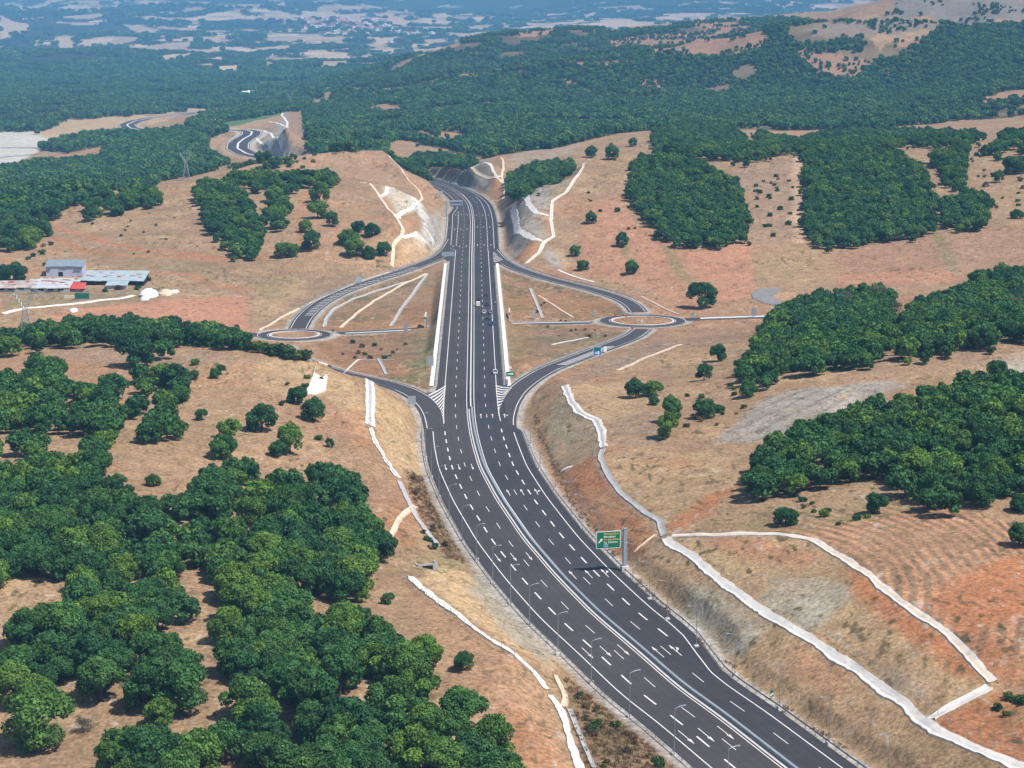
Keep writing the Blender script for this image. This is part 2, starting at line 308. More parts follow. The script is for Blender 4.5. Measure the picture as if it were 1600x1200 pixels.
# ================================================================== materials
def mat(name, col, rough=.9, spec=.2, metal=0.0, nscale=None, namp=.25, bump=0.0, bscale=None, emit=None):
    m = bpy.data.materials.new(name); m.use_nodes = True; nt = m.node_tree; b = nt.nodes['Principled BSDF']
    b.inputs['Roughness'].default_value = rough; b.inputs['Specular IOR Level'].default_value = spec; b.inputs['Metallic'].default_value = metal
    b.inputs['Base Color'].default_value = (*col, 1)
    if nscale:
        tc = nt.nodes.new('ShaderNodeNewGeometry'); n = nt.nodes.new('ShaderNodeTexNoise'); n.inputs['Scale'].default_value = nscale; n.inputs['Detail'].default_value = 5
        nt.links.new(tc.outputs['Position'], n.inputs['Vector'])
        mr = nt.nodes.new('ShaderNodeMapRange'); mr.inputs['From Min'].default_value = .25; mr.inputs['From Max'].default_value = .75
        mr.inputs['To Min'].default_value = 1 - namp; mr.inputs['To Max'].default_value = 1 + namp; nt.links.new(n.outputs['Fac'], mr.inputs['Value'])
        mx = nt.nodes.new('ShaderNodeMix'); mx.data_type = 'RGBA'; mx.blend_type = 'MULTIPLY'; mx.inputs['Factor'].default_value = 1
        mx.inputs[6].default_value = (*col, 1); nt.links.new(mr.outputs['Result'], mx.inputs[7]); nt.links.new(mx.outputs[2], b.inputs['Base Color'])
        if bump:
            bp = nt.nodes.new('ShaderNodeBump'); bp.inputs['Strength'].default_value = 1; bp.inputs['Distance'].default_value = bump
            nt.links.new(n.outputs['Fac'], bp.inputs['Height']); nt.links.new(bp.outputs['Normal'], b.inputs['Normal'])
    return m
M = {}
M['asphalt_left'] = mat('asphalt_worn', (.056, .050, .052), .85, .25, nscale=.35, namp=.10)
M['asphalt_right'] = mat('asphalt_new', (.042, .041, .047), .85, .25, nscale=.35, namp=.10)
M['asphalt_ramp'] = mat('asphalt_ramp', (.058, .054, .058), .85, .25, nscale=.4, namp=.12)
M['asphalt_pale'] = mat('asphalt_pale', (.22, .215, .21), .9, .2, nscale=.3, namp=.14)
M['paint'] = mat('road_paint', (.70, .67, .66), .7, .3, nscale=1.2, namp=.14)
M['concrete'] = mat('concrete', (.58, .555, .53), .9, .2, nscale=.6, namp=.14)
M['pale_concrete'] = mat('pale_concrete', (.68, .645, .60), .9, .2, nscale=.5, namp=.16, bump=.1)
M['grey_concrete'] = mat('grey_concrete', (.40, .40, .40), .9, .2, nscale=.5, namp=.15)
M['tan_concrete'] = mat('dusty_concrete', (.62, .50, .38), .9, .2, nscale=.5, namp=.18, bump=.1)
M['steel'] = mat('galvanised_steel', (.36, .40, .45), .45, .5, .55, nscale=.8, namp=.1)
M['blue_steel'] = mat('painted_steel', (.33, .38, .44), .5, .5, .3)
M['rail_grey'] = mat('rail_steel', (.34, .36, .39), .5, .4, .25, nscale=.6, namp=.1)
M['white'] = mat('white_paint', (.78, .78, .77), .5, .4)
M['sign_green'] = mat('sign_green', (.0, .16, .085), .45, .4)
M['sign_blue'] = mat('sign_blue', (.01, .13, .42), .45, .4)
M['sign_white'] = mat('sign_white', (.82, .84, .84), .45, .4)
M['sign_yellow'] = mat('sign_yellow', (.75, .52, .06), .45, .4)
M['sign_red'] = mat('sign_red', (.60, .04, .04), .45, .4)
M['sign_back'] = mat('sign_back', (.40, .45, .50), .45, .5, .3)
M['black'] = mat('dark_rubber', (.015, .015, .017), .7, .3)
M['glass'] = mat('car_glass', (.02, .025, .03), .08, .6)
# ================================================================== mesh helpers
def link(name, me, parent=None):
    o = bpy.data.objects.new(name, me); COL.objects.link(o)
    if parent is not None: o.parent = parent
    return o
def mesh(name, verts, faces, m=None, parent=None, smooth=False, mats=None, mi=None):
    me = bpy.data.meshes.new(name); me.from_pydata([tuple(v) for v in verts], [], faces)
    for q in (mats or ([m] if m else [])): me.materials.append(q)
    if mi is not None: me.polygons.foreach_set('material_index', mi)
    if smooth: me.polygons.foreach_set('use_smooth', [True] * len(me.polygons))
    me.update(); return link(name, me, parent)
def tag(o, label=None, cat=None, group=None, kind=None):
    if label: o['label'] = label
    if cat: o['category'] = cat
    if group: o['group'] = group
    if kind: o['kind'] = kind
    return o
def empty(name, loc=(0, 0, 0), rz=0, label=None, cat=None, group=None):
    o = bpy.data.objects.new(name, None); COL.objects.link(o); o.location = loc; o.rotation_euler.z = rz; o.empty_display_size = .5
    return tag(o, label, cat, group)
class MB:                                    # collects pieces of ONE part
    def __init__(s): s.v = []; s.f = []; s.mi = []
    def add(s, v, f, k=0): n = len(s.v); s.v += [tuple(q) for q in v]; s.f += [tuple(i + n for i in q) for q in f]; s.mi += [k] * len(f); return s
    def box(s, x0, y0, z0, x1, y1, z1, k=0, M_=None):
        v = [Vector((x, y, z)) for z in (z0, z1) for x, y in ((x0, y0), (x1, y0), (x1, y1), (x0, y1))]
        if M_ is not None: v = [M_ @ q for q in v]
        return s.add(v, [(3, 2, 1, 0), (4, 5, 6, 7), (0, 1, 5, 4), (1, 2, 6, 5), (2, 3, 7, 6), (3, 0, 4, 7)], k)
    def tube(s, a, b, r0, r1=None, n=6, k=0, cap=True):
        a = Vector(a); b = Vector(b); r1 = r0 if r1 is None else r1; d = (b - a).normalized(); u = d.orthogonal().normalized(); w = d.cross(u)
        v = [c + (u * math.cos(6.28318 * i / n) + w * math.sin(6.28318 * i / n)) * r for c, r in ((a, r0), (b, r1)) for i in range(n)]
        f = [(i, (i + 1) % n, n + (i + 1) % n, n + i) for i in range(n)]
        if cap: f += [tuple(range(n - 1, -1, -1)), tuple(range(n, 2 * n))]
        return s.add(v, f, k)
    def build(s, name, m, parent=None, smooth=False):
        ms = m if isinstance(m, (list, tuple)) else [m]
        return mesh(name, s.v, s.f, None, parent, smooth, ms, s.mi)
def copy_tree(o, parent=None):
    c = o.copy(); COL.objects.link(c); c.parent = parent
    for ch in list(o.children): copy_tree(ch, c)
    return c
def ribbon(mb, P, o0, o1, z=0.0, k=0, cross=1):
    """flat strip between two sideways offsets of polyline P (x,y,z)"""
    A = offset(P, o0); B = offset(P, o1); n = len(P); v = []
    for i in range(n):
        for c in range(cross + 1):
            t = c / cross; q = A[i] * (1 - t) + B[i] * t; v.append((q[0], q[1], P[i][2] + z))
    w = cross + 1
    f = [(i * w + c, i * w + c + 1, (i + 1) * w + c + 1, (i + 1) * w + c) for i in range(n - 1) for c in range(cross)]
    mb.add(v, f, k)
def between(P, S, s0, s1, step=3):           # piece of polyline P between chainages
    t = np.linspace(s0, s1, max(2, int(abs(s1 - s0) / step) + 1)); return np.c_[[np.interp(t, S, P[:, k]) for k in range(3)]].T
# ================================================================== ground colour: what each patch of earth is made of
def lin(*c): return np.array([((q / 255 + .055) / 1.055) ** 2.4 if q > 10 else q / 255 / 12.92 for q in c])
TAN = np.array([.36, .24, .150]); STRAW = np.array([.47, .33, .195]); RED = np.array([.42, .185, .095]); PLOUGH = np.array([.50, .255, .165]); PINK = np.array([.40, .235, .155])
BROWN = np.array([.25, .165, .11]); GREY = np.array([.33, .30, .27]); PALE = np.array([.55, .50, .45]); GRAVEL = np.array([.46, .45, .44]); OLIVE = np.array([.17, .165, .075]); GREEN = np.array([.085, .17, .075])
WOODFL = np.array([.13, .105, .065]); WHITE = np.array([.68, .66, .63]); SCRUB = np.array([.26, .20, .135])
n1 = fbm(GX, GY, 90, 21, 5); n2 = fbm(GX, GY, 18, 31, 4); n3 = fbm(GX, GY, 4.5, 41, 3)
C = TAN[None, None] * (0.9 + .25 * n2[..., None])
def blend(mask, col, k=1.0):
    global C
    w_ = np.clip(mask * k, 0, 1)[..., None]; C = C * (1 - w_) + np.asarray(col) * w_
blend(np.clip((n1 - .52) * 5, 0, 1), PINK, .55); blend(np.clip((n1 * .6 + n2 * .4 - .56) * 7, 0, 1), RED, .45)
blend(np.clip((.45 - n1) * 5, 0, 1), BROWN, .45); blend(np.clip((n2 - .58) * 6, 0, 1) * np.clip((n3 - .3) * 3, 0, 1), STRAW, .7)
n4 = vnoise(GX / 1.7, GY / 3.4, 95) * .6 + vnoise(GX / .8, GY / 1.7, 96) * .4
blend(np.clip((n2 - .5) * 6, 0, 1) * np.clip((n4 - .5) * 4, 0, 1), STRAW * 1.05, .5)
WX = GX + (fbm(GX, GY, 12, 51, 3) - .5) * np.clip(GY / 90, 3, 60); WY = GY + (fbm(GX, GY, 14, 61, 3) - .5) * np.clip(GY / 50, 6, 110)
def inpoly(poly, warp=1.0):
    p = np.asarray(poly)[:, :2]; m = np.zeros((NR, NC), bool); pad = 15
    r0, r1 = np.searchsorted(YR, [p[:, 1].min() - pad, p[:, 1].max() + pad]); aa = p[:, 0] / p[:, 1]
    c0 = max(0, int((aa.min() - .01 + AMAX) / DA)); c1 = min(NC, int((aa.max() + .01 + AMAX) / DA) + 2)
    x = GX[r0:r1, c0:c1] * (1 - warp) + WX[r0:r1, c0:c1] * warp; y = GY[r0:r1, c0:c1] * (1 - warp) + WY[r0:r1, c0:c1] * warp
    ins = np.zeros(x.shape, bool)
    for i in range(len(p)):
        xa, ya = p[i]; xb, yb = p[i - 1]
        if ya == yb: continue
        ins ^= ((ya > y) != (yb > y)) & (x < (xb - xa) * (y - ya) / (yb - ya) + xa)
    m[r0:r1, c0:c1] = ins; return m
def region(px, col, k=1.0, warp=.4, nz=None, h=0):
    P_ = hits(px, h); w_ = inpoly(P_, warp).astype(float); a_ = np.nonzero(w_.any(1))[0]
    if len(a_):                              # soft edge, wider for the loosely bounded patches
        f_ = (.35 + 1.1 * min(warp, 1)) if P_[:, 1].mean() < 650 else .6 + 2.4 * min(warp, 1); r0, r1 = max(0, a_[0] - 40), min(NR, a_[-1] + 40); b_ = np.nonzero(w_.any(0))[0]; c0, c1 = max(0, b_[0] - 40), min(NC, b_[-1] + 40); ym = YR[(r0 + r1) // 2]; S_ = w_[r0:r1, c0:c1]
        for ax, k_ in ((0, f_ / DD[(r0 + r1) // 2]), (1, f_ / (ym * DA))):
            k_ = min(int(round(k_)), 30)
            if k_ < 1: continue
            for _ in range(2):
                pd = [(0, 0), (0, 0)]; pd[ax] = (k_ + 1, k_); cs = np.cumsum(np.pad(S_, pd, mode='edge'), ax); n_ = S_.shape[ax]
                S_ = (np.take(cs, range(2 * k_ + 1, 2 * k_ + 1 + n_), ax) - np.take(cs, range(0, n_), ax)) / (2 * k_ + 1)
        w_[r0:r1, c0:c1] = S_
    if nz is not None: w_ = w_ * nz
    blend(w_, col, k)
mot = np.clip(.55 + 1.3 * (n2 - .5) + .8 * (n3 - .5), 0, 1)

FN = fbm(GX * .35 + GY * .1, GY, 2.2, 71, 2)
# near right: cut slopes, furrowed field, rock
region([(990,900),(1037,845),(1115,900),(1200,962),(1330,1044),(1437,1127),(1500,1162),(1600,1202),(1700,1240),(1500,1280),(1359,1197),(1240,1112),(1117,1015),(1043,955)], STRAW * .95, .9, .3, mot)
region([(1050,915),(1130,925),(1195,985),(1150,1035),(1075,985)], np.array([.40,.385,.33]), .95, .8, .4 + .6 * mot)
region([(1230,1000),(1330,1052),(1300,1095),(1240,1055)], np.array([.46,.25,.15]), .7, 1)
region([(1040,838),(1200,836),(1300,862),(1412,942),(1500,1010),(1557,1068),(1462,1112),(1330,1040),(1200,958),(1115,897)], STRAW * 1.02, .95, .3, .4 + .6 * mot)
region([(1205,895),(1290,905),(1335,930),(1260,985),(1185,945)], np.array([.40,.375,.31]), .95, .8, .45 + .55 * mot)
region([(1320,880),(1412,945),(1500,1015),(1555,1065),(1490,1055),(1410,990),(1330,925)], RED * 1.1, 1, .6)
region([(1355,1035),(1440,1045),(1455,1085),(1400,1080)], np.array([.36,.30,.23]), .8, 1)
region([(1100,836),(1200,838),(1290,870),(1250,890),(1150,870)], np.array([.48,.25,.15]), .75, .7)
field = inpoly(hits([(1195,828),(1300,800),(1400,780),(1620,830),(1620,1075),(1560,1060),(1412,937),(1300,853)]), .3).astype(float)
blend(field, np.array([.34,.21,.135]), .9)
cx_, cy_ = at_z(1150, 900, 12); rad_ = np.hypot((GX - float(cx_)) * 1.0, (GY - float(cy_)) * .55) + 3 * (n2 - .5)
fur = .5 + .5 * np.sin(rad_ * 2.3 + 4 * (n1 - .5)); blend(field * np.clip((fur - .45) * 3, 0, 1) * np.clip(.3 + 1.6 * (n2 - .25), 0, 1), np.array([.56,.30,.18]), .9); blend(field * np.clip((.4 - fur) * 3, 0, 1) * np.clip(.2 + 1.4 * (n2 - .3), 0, 1), BROWN * .9, .6); blend(field * np.clip((n3 - .62) * 5, 0, 1), OLIVE, .5)
region([(1455,935),(1530,880),(1620,850),(1620,960),(1500,995)], RED * 1.12, .95, 1); region([(1500,1015),(1560,990),(1600,1060),(1560,1062)], RED * 1.05, .75, 1)
region([(1455,1122),(1560,1078),(1620,1090),(1620,1200),(1530,1170),(1470,1148)], RED * 1.02, .9, .4); region([(1535,1082),(1610,1085),(1610,1130),(1545,1112)], OLIVE, .7, 1, mot)
region([(845,660),(884,608),(905,646),(934,660),(940,705),(880,738),(852,700)], np.array([.33,.265,.18]), .9, .5); region([(845,665),(870,620),(900,680),(870,720)], np.array([.27,.245,.20]), .6, 1, mot)
region([(892,610),(990,590),(1010,640),(960,665),(935,655),(908,640)], STRAW * .95, .7, 1)
region([(885,735),(930,715),(960,760),(990,800),(1028,835),(990,880),(950,860),(915,805)], RED * .92, .85, .6, .35 + .65 * mot); region([(985,880),(1035,838),(1060,850),(1010,900)], np.array([.36,.25,.17]), .8, .6)
region([(945,712),(1010,700),(1120,705),(1180,760),(1120,790),(1040,815),(990,790),(960,745)], STRAW * .9, .75, 1); region([(1000,715),(1080,715),(1100,735),(1020,735)], RED, .4, 1)
region([(1036,822),(1100,778),(1165,752),(1120,795),(1062,833)], RED * 1.05, .85, .6); region([(1180,800),(1420,775),(1430,800),(1250,832),(1130,830)], OLIVE * 1.3, .45, 1, mot); region([(1180,765),(1390,730),(1420,770),(1300,800),(1200,795)], np.array([.38,.26,.16]), .6, 1)
region([(1112,692),(1160,650),(1205,617),(1260,605),(1330,600),(1395,594),(1412,606),(1350,622),(1310,647),(1240,684),(1180,692)], GREY * 1.05, .95, .6); region([(1290,600),(1340,603),(1335,640),(1305,645)], PALE, .75, 1); region([(1540,560),(1600,545),(1640,590),(1580,590)], PALE * .9, .8, 1)
rk = inpoly(hits([(1112,692),(1205,617),(1330,600),(1310,647),(1180,692)]), .6); blend(rk * np.clip(np.sin((GX * .5 - GY * .35) * 1.6 + 5 * n2) * 1.5 - .6, 0, 1), GREY * .55, .6)
region([(955,655),(1030,640),(1040,690),(965,700)], np.array([.27,.22,.18]), .8, 1, mot); region([(1200,570),(1400,552),(1600,520),(1620,560),(1400,595),(1210,600),(1140,610)], np.array([.38,.26,.18]), .6, 1); region([(1130,606),(1215,588),(1320,580),(1300,590),(1200,603)], STRAW * 1.1, .7, 1)
# near left: cut faces and bare spoil
region([(582,600),(640,642),(660,700),(666,742),(640,760),(610,722),(588,688),(582,640)], STRAW * 1.12, .9, .5); region([(505,575),(560,600),(578,640),(585,690),(560,680),(520,620)], STRAW * 1.1, .9, .6)
region([(635,738),(668,735),(690,790),(720,850),(738,885),(700,872),(665,822),(640,772)], BROWN * .95, .85, .6); region([(660,770),(690,800),(715,850),(690,840)], OLIVE, .6, 1, mot)
region([(588,785),(640,742),(655,805),(650,850),(600,860)], RED * .95, .6, 1); region([(500,690),(600,720),(640,790),(590,800),(560,740)], np.array([.36,.22,.14]), .6, 1); region([(540,640),(575,640),(590,700),(560,700)], RED, .5, 1)
region([(650,905),(700,878),(760,922),(815,968),(870,1030),(862,1052),(800,1012),(720,957)], STRAW * 1.15, .95, .3); region([(742,885),(800,948),(862,1022),(850,1038),(790,985),(738,925)], np.array([.36,.335,.28]), .85, .7)
region([(880,1055),(925,1070),(1000,1135),(1090,1210),(925,1260),(893,1120)], BROWN * .95, .9, .5); region([(893,1080),(950,1110),(1010,1170),(990,1200),(930,1180),(900,1120)], OLIVE * .9, .8, 1.2, mot)
region([(610,900),(660,930),(740,1000),(850,1090),(890,1210),(800,1210),(740,1080),(660,970)], np.array([.44,.265,.165]), .75, 1); region([(780,1100),(850,1130),(880,1210),(800,1210)], np.array([.46,.22,.12]), .6, 1)
region([(640,870),(700,862),(735,885),(690,905),(650,895)], OLIVE * 1.5, .5, 1, mot); region([(400,560),(500,570),(520,610),(460,620),(400,600)], STRAW * 1.05, .8, 1.2); region([(60,540),(250,548),(380,560),(260,590),(90,560)], np.array([.33,.24,.17]), .7, 1.5)
# interchange infield and embankments
infl = inpoly(hits([(470,515),(500,480),(560,452),(690,405),(700,440),(688,560),(670,610),(600,592),(540,578),(500,545)]), .3) | inpoly(hits([(778,412),(840,435),(930,458),(990,485),(1000,520),(920,545),(850,572),(795,605),(785,500)]), .3)
blend(infl * 1.0, np.array([.30,.20,.125]), .85); blend(infl * np.clip((n2 - .48) * 7, 0, 1), BROWN, .7); blend(infl * np.clip((n1 - .5) * 6, 0, 1), RED * .9, .4); blend(infl * np.clip((n2 * .5 + n3 * .5 - .52) * 8, 0, 1), OLIVE * 1.0, .75)
region([(668,430),(699,430),(684,600),(650,606),(630,570),(655,510)], np.array([.20,.20,.10]), .6, 1.2, mot); region([(645,540),(684,520),(680,590),(640,590)], GREEN * 1.1, .55, 1.2, mot); region([(783,470),(800,470),(830,540),(800,590),(787,560)], np.array([.17,.19,.085]), .65, 1.2, mot); region([(790,500),(820,490),(840,540),(815,560)], RED, .45, 1.2, mot)
region([(640,470),(690,470),(686,512),(640,515)], RED * .85, .6, 1, mot); region([(505,515),(650,525),(640,560),(520,550)], BROWN * .85, .7, 1, mot); region([(830,515),(980,512),(900,545),(840,560)], np.array([.24,.17,.12]), .7, 1, mot)
region([(1010,520),(1200,503),(1200,530),(1050,545),(985,570)], np.array([.34,.21,.14]), .7, 1)
region([(880,602),(925,587),(1000,562),(1052,541),(1040,530),(965,558),(890,584)], np.array([.22,.205,.18]), .75, .5, mot); region([(1010,545),(1100,520),(1200,512),(1190,525),(1060,545)], np.array([.30,.20,.14]), .6, .8, mot)
# left middle ground
region([(55,510),(100,484),(270,468),(388,461),(388,513),(330,508),(200,502)], PLOUGH, 1, .05); region([(392,470),(470,432),(475,455),(430,492),(395,510)], STRAW * .92, .8, 1); region([(400,440),(470,425),(465,445),(410,470)], OLIVE * 1.6, .5, 1, mot)
region([(120,396),(240,392),(330,412),(330,432),(240,420)], OLIVE * 1.4, .55, 1.2, mot); region([(0,450),(200,455),(260,440),(260,462),(120,474),(0,488)], np.array([.27,.215,.13]), .7, 1); region([(0,474),(60,464),(100,470),(20,487)], OLIVE * 1.4, .5, 1)
# red wheel tracks and bare lanes are laid as lines
def track(px, w_, col, k=.9, seed=1):
    P = dens(hits(px), 2.0)
    D_, _z = road_field(P, 0, 0, 12); blend(np.clip(1.5 - D_ / (w_ * .66) + (n3 - .5) * .8, 0, 1), col, k)
track([(75,352),(110,362),(160,378),(230,392),(300,398),(352,405),(388,402)], 4, RED * 1.1, .8); track([(80,372),(130,392),(200,400),(280,402),(340,408)], 4, RED * 1.1, .6); track([(235,425),(300,430),(320,440),(345,445),(385,452)], 4, RED * 1.1, .7); track([(400,405),(450,395),(470,380),(470,330),(480,300)], 3.5, RED, .5)
track([(1247,378),(1243,340),(1247,310),(1240,280),(1248,245)], 4.5, np.array([.60,.40,.28]), .95)
# right middle slope
region([(915,425),(905,350),(960,300),(985,340),(1030,375),(1065,385),(1090,440),(1105,482),(1000,452)], PLOUGH * .95, .75, .5); region([(1066,386),(1168,380),(1180,430),(1182,462),(1105,475),(1085,430)], PLOUGH, .85, .15)
region([(1298,372),(1462,366),(1495,440),(1440,445),(1310,447)], PINK * .95, .85, .15); region([(1300,425),(1490,420),(1495,442),(1310,447)], PLOUGH, .6, .4); region([(1470,360),(1620,355),(1620,425),(1500,440)], np.array([.38,.235,.155]), .85, .15)
region([(1190,392),(1298,382),(1305,446),(1230,452),(1180,432)], STRAW * .85, .75, .8); region([(1150,270),(1240,250),(1245,370),(1180,385)], np.array([.34,.235,.165]), .7, .8); region([(1180,462),(1260,455),(1290,470),(1200,478)], np.array([.5,.3,.19]), .7, .8)
for a, b_ in (((1040,385),(1060,425)), ((1060,425),(1085,450)), ((972,380),(982,405)), ((1463,365),(1490,425))): track([a, ((a[0]+b_[0])/2+2, (a[1]+b_[1])/2), b_], 4, OLIVE * 1.3, .6)
# the far cuttings
region([(596,300),(612,290),(630,304),(648,306),(658,317),(647,331),(622,334),(610,318)], np.array([.60,.53,.43]), .9, .25); region([(612,291),(630,303),(648,306),(664,325),(674,350),(686,385),(664,398),(648,384),(642,378),(655,362),(659,345),(650,330),(640,322)], WHITE * 1.02, .97, .2); region([(650,380),(668,395),(640,400),(632,388)], WHITE, .8, .4); region([(630,372),(660,380),(690,388),(660,410),(620,418)], np.array([.55,.36,.21]), .85, .6); region([(668,345),(690,320),(694,385),(684,392)], GRAVEL, .8, .4)
region([(577,288),(596,300),(612,318),(622,334),(640,334),(648,350),(643,366),(630,369),(630,356),(618,338),(600,315)], np.array([.42,.26,.155]), .8, .5); region([(645,340),(657,340),(656,366),(646,372)], np.array([.52,.25,.13]), .6, .6)
region([(712,283),(722,264),(745,272),(770,281),(762,304),(745,299)], GREY * 1.1, .95, .2); region([(726,264),(736,256),(750,248),(766,255),(765,279),(745,271)], GREY * .95, .95, .2); region([(768,282),(776,268),(790,290),(788,312),(770,306)], np.array([.46,.24,.14]), .9, .3)
region([(786,330),(792,318),(803,322),(806,345),(808,357),(824,366),(826,380),(805,408),(794,385),(789,350)], GREY * 1.05, .95, .2); region([(808,330),(822,300),(838,290),(850,284),(862,318),(860,340),(850,375),(825,364),(812,352)], GREY * 1.15, .95, .3); region([(845,285),(905,256),(884,300),(862,315)], np.array([.42,.33,.22]), .8, .3); region([(805,408),(828,380),(850,385),(830,405)], np.array([.50,.26,.15]), .9, .4); region([(845,330),(862,318),(862,348),(864,370),(848,360)], np.array([.50,.27,.15]), .85, .4)
region([(848,390),(862,388),(880,410),(875,418),(858,414)], GREY * 1.4, .9, .3); region([(862,386),(880,390),(892,412),(880,420)], STRAW * 1.2, .8, .4); region([(600,236),(628,262),(655,297),(658,318),(690,315),(668,288),(640,275)], np.array([.42,.25,.16]), .8, .4); region([(560,240),(600,236),(640,285),(655,312),(600,290)], np.array([.38,.24,.165]), .7, .6)
region([(438,185),(447,168),(452,190),(446,215),(440,242),(400,246),(402,230),(415,215),(428,205)], GREY * 1.1, .95, .2); region([(452,172),(482,165),(490,215),(470,240),(446,240),(448,200)], np.array([.36,.24,.165]), .9, .5)
region([(800,233),(870,222),(900,228),(895,240),(840,252),(800,262)], np.array([.40,.31,.24]), .8, .8); region([(640,210),(700,212),(720,225),(680,238),(650,230)], np.array([.34,.255,.2]), .8, .8)

RIDGE = [(478,218),(500,182),(560,126),(640,97),(720,67),(780,44),(850,43),(950,48),(1050,38),(1150,29),(1250,27),(1310,31),(1375,72),(1450,55),(1520,38),(1640,40),(1640,170),(1500,182),(1380,194),(1200,197),(1030,196),(960,203),(880,222),(800,232),(760,240),(700,226),(620,212),(560,230),(520,232)]
HOLES = [[(553,152),(600,136),(685,121),(690,128),(640,138),(585,150)],[(950,62),(1010,54),(1080,50),(1180,45),(1195,72),(1140,89),(1080,87),(1020,82)],[(1075,35),(1120,30),(1190,45),(1195,60),(1110,50)],[(1236,78),(1290,80),(1365,96),(1335,124),(1300,118),(1260,100)],[(540,172),(600,160),(640,165),(620,178)],[(840,119),(900,128),(985,150),(975,157),(900,138)],[(990,125),(1040,122),(1038,142),(1000,140)],[(715,119),(780,101),(785,109),(725,126)],[(880,95),(960,92),(1000,98),(940,104)],[(1260,50),(1380,22),(1420,10),(1470,40),(1400,50),(1330,62)],[(1340,-30),(1640,-30),(1640,30),(1540,35),(1400,20)],[(1500,160),(1560,142),(1640,132),(1640,150),(1540,168)],[(1340,186),(1440,182),(1440,190),(1340,192)],[(640,203),(720,204),(740,214),(700,226),(640,216)],[(730,48),(800,38),(870,50),(810,56)],[(1395,65),(1430,60),(1440,72),(1400,75)]]
RPOLY = hits(RIDGE, 4); HPOLY = [hits(h, 2) for h in HOLES]
rm = inpoly(RPOLY, .3).astype(float)
for h in HPOLY: rm *= 1 - inpoly(h, .8)
blend(rm, np.array([.20, .155, .10]), .85); blend(rm * np.clip((n1 - .42) * 6, 0, 1), WOODFL * .8, .8)
for h, c_ in zip(HPOLY, [PINK*.9]*9 + [np.array([.26,.205,.17]), np.array([.22,.205,.20])] + [PINK]*5): blend(inpoly(h, .8).astype(float), c_, .85)
blend(inpoly(HPOLY[10], .8) * np.clip((n1-.45)*6,0,1) + inpoly(HPOLY[9], .8) * np.clip((n1-.5)*6,0,1), GREY * .75, .7)

rkn = np.clip(.5 + 2.2 * (fbm(GX * 1.0, GY * .55, 5, 91, 3) - .5) + 1.2 * (n3 - .5), 0, 1)
for px_ in ([(712,283),(722,264),(736,256),(750,248),(767,255),(770,281),(762,304),(745,299)], [(786,330),(792,318),(808,330),(822,300),(838,290),(850,284),(862,318),(860,340),(850,375),(826,380),(805,408),(794,385),(789,350)], [(438,185),(447,168),(452,190),(446,215),(440,242),(400,246),(402,230),(415,215),(428,205)], [(612,291),(647,307),(664,326),(684,385),(664,398),(642,380),(655,345),(640,312)]): blend(inpoly(hits(px_), .3) * np.clip((rkn - .45) * 2.2, 0, 1), GREY * .55, .55)
# tussocks, stones and bare scabs all over the open ground
op_ = (GY < 1700) * (.35 + .9 * np.clip((n2 - .35) * 3, 0, 1))
blend(op_ * np.clip((n4 - .66) * 9, 0, 1), np.array([.13, .105, .06]), .75); blend(op_ * np.clip((.27 - n4) * 9, 0, 1), PALE * .95, .5)
gv = np.abs(fbm(GX * 1.2, GY * .6, 22, 98, 3) - .5); blend((GY < 1500) * np.clip((.022 - gv) * 60, 0, 1) * np.clip((n1 - .42) * 5, 0, 1), np.array([.47, .30, .19]), .6)
# ground beside the roads
dm = DR['main']; ramp = np.minimum.reduce([DR[n] for n in ('SW', 'SE', 'NE', 'NW', 'CL', 'CR')]) - 4.2
near_v = np.clip((dm < 4.2) & (GY > 283), 0, 1) * np.clip(1.5 - np.abs(dm - .9) / 1.7, 0, 1)
blend(near_v * (.75 + .5 * (n3 - .5)), GRAVEL)
blend(np.clip(1.3 - np.abs(ramp - .6) / 1.6, 0, 1) * (DR['main'] > 2), GRAVEL, .8)
blend(np.clip(2 - np.abs(DR['far'] - 14) / 3, 0, 1), PALE, .8)
for k, (x, y, z, r) in enumerate(RBW): blend(np.clip(1.5 - np.abs(DR['rb%d' % k] - r - 1) / 1.5, 0, 1), GRAVEL, .9)
# far country: patchwork of stubble fields between woods
def cells(x, y, s, seed):
    best = np.full(x.shape, 1e9); val = np.zeros(x.shape)
    xi = np.floor(x / s); yi = np.floor(y / s)
    for dx in (-1, 0, 1):
        for dy in (-1, 0, 1):
            gx = xi + dx; gy = yi + dy; n = (gx * 127.1 + gy * 311.7 + seed * 17.7); jx = np.modf(np.abs(np.sin(n) * 43758.5))[0]; jy = np.modf(np.abs(np.sin(n * 1.7 + 3) * 24634.6))[0]
            d = (x - (gx + jx) * s) ** 2 + (y - (gy + jy) * s) ** 2; q = d < best
            best = np.where(q, d, best); val = np.where(q, np.modf(np.abs(np.sin(n * 2.3 + 1) * 9137.3))[0], val)
    return val
fr = GY > 3300; xs_ = WX[fr] ; ys_ = WY[fr]
cv = cells(xs_ * .62, ys_ * .34, 62, 3); dn = fbm(xs_, ys_, 900, 77, 3); dn2 = fbm(xs_, ys_, 2600, 87, 3)
HILLP = inpoly(np.array([(-.27 * 5400, 5400), (-.15 * 5400, 5350), (-.135 * 6600, 6600), (-.18 * 7300, 7300), (-.27 * 7300, 7300)]), .5)[fr]
FP_ = np.clip((dn * .55 + dn2 * .55 - .42) * 4, .03, 1) * .66 * np.where(GY[fr] > 13500, .45, 1) * np.where(GY[fr] < 5400, .45, 1); FP_ = np.where(HILLP, .02, FP_)
CF = np.where((cv > 1.02 - FP_)[:, None], np.array([.56, .42, .30]) * (.7 + .6 * np.modf(cv[:, None] * 37)[0]), np.array([.040, .062, .040]))
